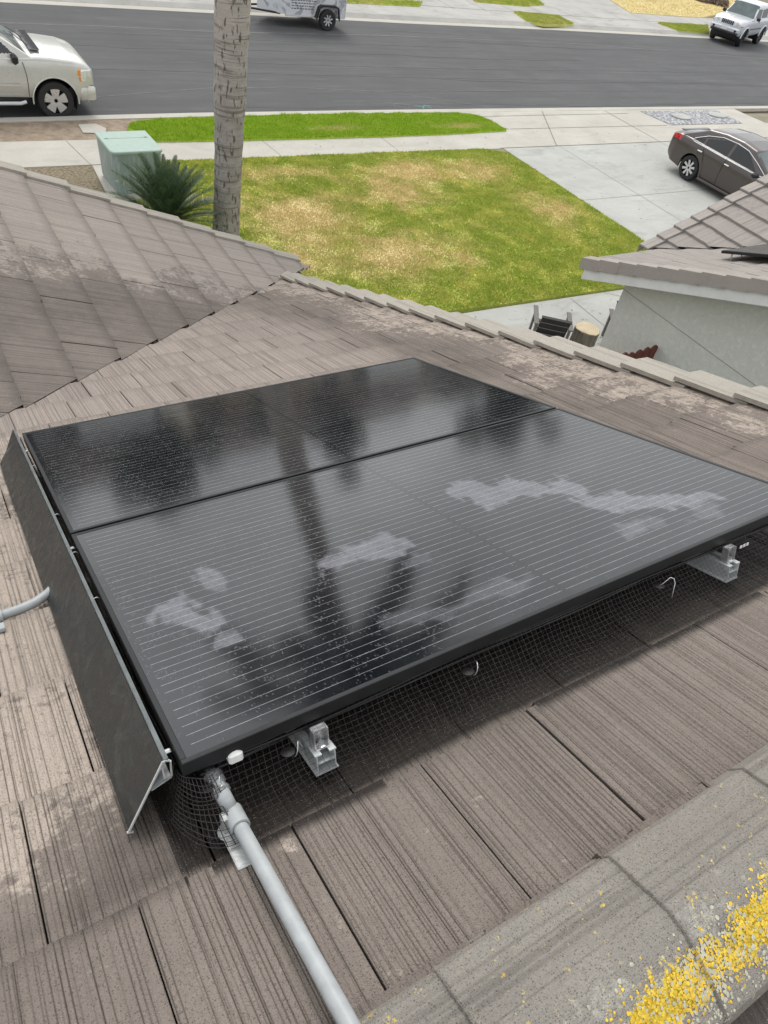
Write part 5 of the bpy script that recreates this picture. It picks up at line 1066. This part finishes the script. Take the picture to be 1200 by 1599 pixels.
for s in (-1, 1):
    m_ = MB(); top_ = [(-.42, .795, 1.005), (-.85, .735, 1.19), (-1.3, .685, 1.35), (-1.7, .672, 1.385), (-2.2, .68, 1.365), (-2.65, .735, 1.25), (-3.0, .80, 1.08), (-3.05, .822, 1.02), (-2.95, .838, 1.0)]
    bot_ = [(-2.95, .845, 1.0), (-1.8, .850, .975), (-.8, .845, .965), (-.42, .825, .985)]
    m_.tube([(x, s * (y + .022), z) for x, y, z in top_], .012, 6); m_.tube([(x, s * (y + .018), z) for x, y, z in bot_], .012, 6); m_.build('window_trim', MT['chrome'], se)
    for x in (-1.62, -2.62): add(se, 'door_handle', MT['chrome'], (x, s * .922, .86), (.17, .03, .035), None, .01)
    add(se, 'mirror', MT['black_plastic'], (-.62, s * 1.0, .99), (.14, .20, .13), None, .04)
    for gp_ in ([(-1.72, s * .895, 1.0), (-1.74, s * .917, .7), (-1.74, s * .905, .27)], [(-.50, s * .88, .95), (-.47, s * .915, .6), (-.50, s * .9, .27)], [(-2.55, s * .90, .95), (-2.45, s * .917, .75), (-2.32, s * .91, .5), (-2.30, s * .90, .27)]):
        m_ = MB(); m_.tube(gp_, .005, 5); m_.build('door_gap', MT['black_plastic'], se)
    m_ = MB(); m_.box((-1.4, s * .905, .22), (1.9, .04, .07), bev=.015); m_.build('side_skirt', MT['paint_sedan'], se)
m_ = MB(); m_.box((-3.70, 0, 1.06), (.12, 1.15, .028), bev=.015); m_.build('boot_lip', MT['paint_sedan'], se)
add(se, 'rear_plate', MT['white_plastic'], (-3.87, 0, .72), (.02, .5, .14), None, .005)

# boxy silver SUV across the street
def g_suv(c, n_, k):
    x, y, z = c
    if n_[2] < -.9: return None
    if -1.15 < x < -.55 and z > 1.25 and abs(n_[1]) < .5 and abs(y) < .70: return 'ws'
    if abs(n_[1]) > .5 and 1.27 < z < 1.66 and x < -.80 - (z - 1.2) * .55 and (-1.62 < x or -2.55 < x < -1.70 or -3.25 < x < -2.65): return ('win', 0 if -1.62 < x else 1 if -2.55 < x else 2, y > 0)
    return 'body'
SU_ = dict(shoulder=[(-3.55, 1.22), (-.8, 1.20), (0, 1.14), (.55, 1.08), (.72, 1.0)], top=[(-3.55, 1.24), (-.7, 1.26), (0, 1.235), (.5, 1.18), (.66, 1.10), (.72, 1.02)],
           width=[(-3.55, .86), (-3.4, .90), (.3, .90), (.6, .85), (.72, .80)], sill=[(-3.55, .55), (.5, .46), (.72, .52)], axles=[-2.65, 0], arch=.47, wr=.40, tw=.27, rim=.23, nsp=5, mrim=MT['rim_dark'], ends=(-3.55, .72),
           g_top=[(-3.52, 1.27), (-3.42, 1.76), (-2.8, 1.84), (-1.4, 1.85), (-1.12, 1.80), (-.62, 1.22)], g_w=.83, g_tum=.12, g_cls=g_suv, spec=dict(body=('body', MT['paint_suv']), ws=('windshield', MT['glass_screen']), win=('side_window', MT['glass_dark'])), steer=R_(14))
YAW = R_(197)
wn = at(1152, 72, 0); hx_ = np.array([math.cos(YAW), math.sin(YAW)]); lf_ = np.array([-hx_[1], hx_[0]])
oc = wn[:2] - lf_ * .78
suv = vehicle('parked_suv', 'lifted boxy silver SUV with a slotted black grille at the far kerb, top right', 'SUV', (oc[0], oc[1], 0), YAW, SU_)
m_ = MB(); [m_.box((.745, -.30 + k * .10, .99), (.06, .052, .19), bev=.012) for k in range(7)]; m_.build('grille', MT['black_plastic'], suv)
m_ = MB(); m_.box((.76, 0, .70), (.20, 1.62, .22), bev=.05); m_.build('front_bumper', MT['paint_suv'], suv); m_ = MB(); m_.box((.76, 0, .55), (.22, 1.5, .10), bev=.03); m_.build('lower_bumper', MT['black_plastic'], suv)
pl8 = add(suv, 'number_plate', MT['white_plastic'], (.868, -.02, .72), (.012, .32, .15), None, .004)
for s in (-1, 1):
    m_ = MB(); m_.lathe([(0, .0), (.06, 0), (.06, .02), (0, .02)], 14, 'x', (.855, s * .62, .69)); m_.build('fog_lamp', MT['black_plastic'], suv)
    m_ = MB(); m_.lathe([(0, .0), (.085, 0), (.09, .03), (0, .045)], 16, 'x', (.70, s * .56, 1.0)); m_.build('headlight', MT['lamp'], suv)
    add(suv, 'indicator', MT['amber'], (.62, s * .83, .93), (.18, .06, .07), None, .015)
    add(suv, 'mirror', MT['black_plastic'], (-.85, s * 1.0, 1.26), (.10, .20, .16), None, .03)
    m_ = MB(); m_.tube([(0 + .49 * math.cos(a), s * .905, .40 + .49 * math.sin(a)) for a in np.linspace(.05, 3.1, 18)], .035, 6); m_.tube([(-2.65 + .49 * math.cos(a), s * .905, .40 + .49 * math.sin(a)) for a in np.linspace(.05, 3.1, 18)], .035, 6); m_.build('wheel_flare', MT['paint_suv'], suv)
    m_ = MB(); m_.box((-1.32, s * .905, .80), (1.6, .03, .06), bev=.01); m_.build('side_moulding', plain('dark_trim', (.12, .12, .13), .5), suv)
    add(suv, 'door_handle', MT['black_plastic'], (-1.45, s * .91, 1.08), (.14, .03, .03), None, .008)

# cargo trailer across the street
m = NM('trailer_wrap'); v = m.coord(); n = m.noise(v, 1.6, 4, .6, 2.2); n2 = m.noise(m.coord('Object', (5, 5, 11)), 2, 3, .6)
m.set(color=m.mix(m.rmap(n, .52, .60, 0, .75), (.60, .61, .63), (.24, .25, .27)), rough=.45); MT['wrap'] = m.m
tl = empty('cargo_trailer', (15.27, 29.36, 0), 0, 'grey and white wrapped cargo trailer with a black fender, parked across the street', 'trailer')
def T(n_, mt, m_): return m_.build(n_, mt, tl)
m_ = MB(); m_.prism([(.78, -.80, .42), (.78, .80, .42), (-1.72, .80, .42), (-2.45, 0, .42), (-1.72, -.80, .42)], (0, 0, 1.55)); T('body', MT['wrap'], m_)
m_ = MB(); m_.box((-.45, -.80, .40), (2.46, .04, .06)); m_.box((-.45, .80, .40), (2.46, .04, .06)); m_.box((.79, 0, 1.2), (.03, 1.62, 1.6)); T('frame_trim', MT['alu'], m_)
m_ = MB()
for r_i in range(6):
    z = .62 + r_i * .085; x = -1.45
    while x < -.55:
        wl = rng.uniform(.04, .12); m_.box((x + wl / 2, -.803, z), (wl, .004, .034)); x += wl + .03
T('lettering', plain('dark_print', (.12, .12, .13), .5), m_)
m_ = MB(); fp = [(-.52, .38), (-.40, .74), (-.28, .80), (.30, .80), (.42, .74), (.50, .36)]
m_.V = []; V = [(x, -.82, z) for x, z in fp] + [(x, -1.0, z) for x, z in fp] + [(x * .9, -1.0, z - .05) for x, z in fp]; n_ = len(fp); m_.add(V, [(i, i + 1, n_ + i + 1, n_ + i) for i in range(n_ - 1)] + [(n_ + i, n_ + i + 1, 2 * n_ + i + 1, 2 * n_ + i) for i in range(n_ - 1)]); T('fender', MT['black_plastic'], m_)
for s in (-1, 1): wheel(tl, 0, s * .90, .335, .20, .20, 8, MT['rim'], s, 0, 'thin')
m_ = MB(); m_.tube([(-1.8, -.6, .40), (-3.4, 0, .45)], .035, 6); m_.tube([(-1.8, .6, .40), (-3.4, 0, .45)], .035, 6); m_.box((-3.5, 0, .47), (.25, .10, .10)); T('tongue', MT['black_metal'], m_)
m_ = MB(); m_.tube([(-2.98, -.1, .02), (-2.98, -.1, .85)], .03, 8); m_.box((-2.98, -.1, .015), (.16, .16, .02)); T('jack', MT['steel'], m_)

# ------------------------------------------------------------------ houses and trees on the far side of the street
def far_house(loc, w_, d_, label, rm, wm, hw=2.7, hr=2.1):
    root = empty('far_house', loc, 0, label, 'house', 'houses across the street'); m_ = MB(); m_.box((0, 0, hw / 2), (w_, d_, hw)); wl = m_.build('wall', wm, root)
    m_ = MB(); e = .5; m_.prism([(-w_ / 2 - e, -d_ / 2 - e, hw), (-w_ / 2 - e, 0, hw + hr), (-w_ / 2 - e, d_ / 2 + e, hw), (-w_ / 2 - e, d_ / 2 + e, hw - .15), (-w_ / 2 - e, -d_ / 2 - e, hw - .15)], (w_ + 2 * e, 0, 0)); m_.build('roof', rm, root)
    for x in (-w_ * .3, 0, w_ * .15):
        m_ = MB(); m_.box((x, -d_ / 2 - .02, 1.5), (1.5, .08, 1.1)); wn_ = m_.build('window', MT['white_paint'], root); m_ = MB(); m_.box((x, -d_ / 2 - .05, 1.5), (1.36, .06, .96)); m_.build('pane', MT['glass_dark'], wn_)
    m_ = MB(); m_.box((w_ * .33, -d_ / 2 - .03, 1.1), (4.4, .08, 2.2)); m_.build('garage_door', MT['white_paint'], root)
MT['far_roof'] = plain('far_roof', (.10, .075, .06), .9, 0, .2, 3); MT['far_wall'] = plain('far_wall', (.33, .27, .20), .9, 0, .1, 2); MT['far_wall2'] = plain('far_wall_grey', (.28, .28, .27), .9, 0, .1, 2)
far_house((2, 47, FZ), 15, 9, 'low brown-roofed house mirrored in the left of the far panel', MT['far_roof'], MT['far_wall2'])
far_house((21, 48, FZ), 15, 9, 'brown-roofed tan house mirrored in the middle of the far panel', MT['far_roof'], MT['far_wall'])
far_house((42, 50, FZ), 15, 9, 'brown-roofed house mirrored in the right corner of the far panel', MT['far_roof'], MT['far_wall2'])
tree((-2, 41, FZ), 6.5, 3.2, 'leafy tree mirrored dark in the left of the far panel')
tree((9, 43, FZ), 7.0, 3.0, 'leafy tree mirrored near the middle of the far panel')
tree((21, 44, FZ), 8.2, 1.6, 'narrow tree mirrored at the seam between the panels')
tree((37, 46, FZ), 9.5, 3.4, 'broad tree mirrored in the right corner where the two panels meet')
# low dry shrubs at the top right corner
def shrub(loc, r, label, mt):
    V = []; F = []
    for _ in range(900):
        d = rng.normal(0, 1, 3); d[2] = abs(d[2]); d /= np.linalg.norm(d); p = d * r * rng.uniform(.5, 1.05) * (1, 1, .8); a = rng.normal(0, 1, 3); a /= np.linalg.norm(a); b = np.cross(a, d); b /= np.linalg.norm(b) + 1e-9; s = r * .13; k = len(V); V += [p - a * s, p + b * s * .5, p + a * s, p - b * s * .5]; F.append((k, k + 1, k + 2, k + 3))
    root = empty('shrub', loc, 0, label, 'shrub', 'dry shrubs in the far yard'); obj('foliage', np.array(V), F, mt, root); m_ = MB(); m_.tube([(0, 0, 0), (0, 0, r * .6)], [.04, .02], 6); m_.build('stem', MT['bark'], root)
MT['dry_leaf'] = leafm('dry_leaf', (.10, .06, .045), (.24, .18, .13))
shrub(tuple(at(1122, 8, FZ)), .7, 'brown dry shrub just left of the silver SUV roof', MT['dry_leaf']); shrub(tuple(at(1098, 3, FZ)), .6, 'brown dry shrub at the top edge over the dry lawn', MT['dry_leaf'])

# small dead leaves and twigs blown over the concrete, tar cracks in the road
V = []; F = []
for _ in range(420):
    q_ = rng.random()
    if q_ < .5: x, y, z = rng.uniform(15.1, 26), rng.uniform(8, 16.6), GZ
    elif q_ < .7: x, y, z = rng.uniform(4.9, 27), rng.uniform(16.8, 18.0), GZ
    elif q_ < .85: x, y, z = rng.uniform(3, 30), 19.95 + rng.normal(0, .15), .03
    else: x, y, z = rng.uniform(8.5, 13), rng.uniform(7.5, 9.2), GZ
    a = rng.random() * 6.3; r = rng.uniform(.008, .035); k = len(V); V += [(x + r * math.cos(a), y + r * math.sin(a), z + .006), (x + r * .4 * math.cos(a + 1.6), y + r * .4 * math.sin(a + 1.6), z + .012), (x - r * math.cos(a), y - r * math.sin(a), z + .008), (x - r * .4 * math.cos(a + 1.6), y - r * .4 * math.sin(a + 1.6), z + .006)]; F.append((k, k + 1, k + 2, k + 3))
tag(obj('leaf_litter', np.array(V), F, MT['bark']), 'tiny dark leaves and twigs scattered over the driveway, sidewalk and gutter', 'leaf litter', kind='stuff')
MT['scuff2'] = plain('pale_dust_streak', (.088, .088, .087), .9, 0, .25, 2)
MT['tar'] = plain('tar_seam', (.025, .025, .026), .6, 0, .3, 4)
for y0, x0, x1, w_ in ((20.45, 8.5, 32, .035), (25.6, 3, 26, .03), (22.9, 17, 38, .025), (27.6, 20, 45, .03)):
    ph = rng.random() * 6; ribbon('tar_seam', [(x, y0 + .12 * math.sin(x * .5 + ph) + .05 * math.sin(x * 2.3 + ph)) for x in np.linspace(x0, x1, 60)], w_, .0045, MT['tar'], road)
for y0, x0, x1, w_ in ((23.3, 4.5, 24, .10), (24.4, 9, 33, .12), (27.0, 6, 21, .10), (21.8, 14, 29, .09), (28.8, 18, 42, .14)):
    ph = rng.random() * 6; ribbon('tyre_track', [(x, y0 + .15 * math.sin(x * .2 + ph)) for x in np.linspace(x0, x1, 60)], w_, .004, MT['scuff2'], road)
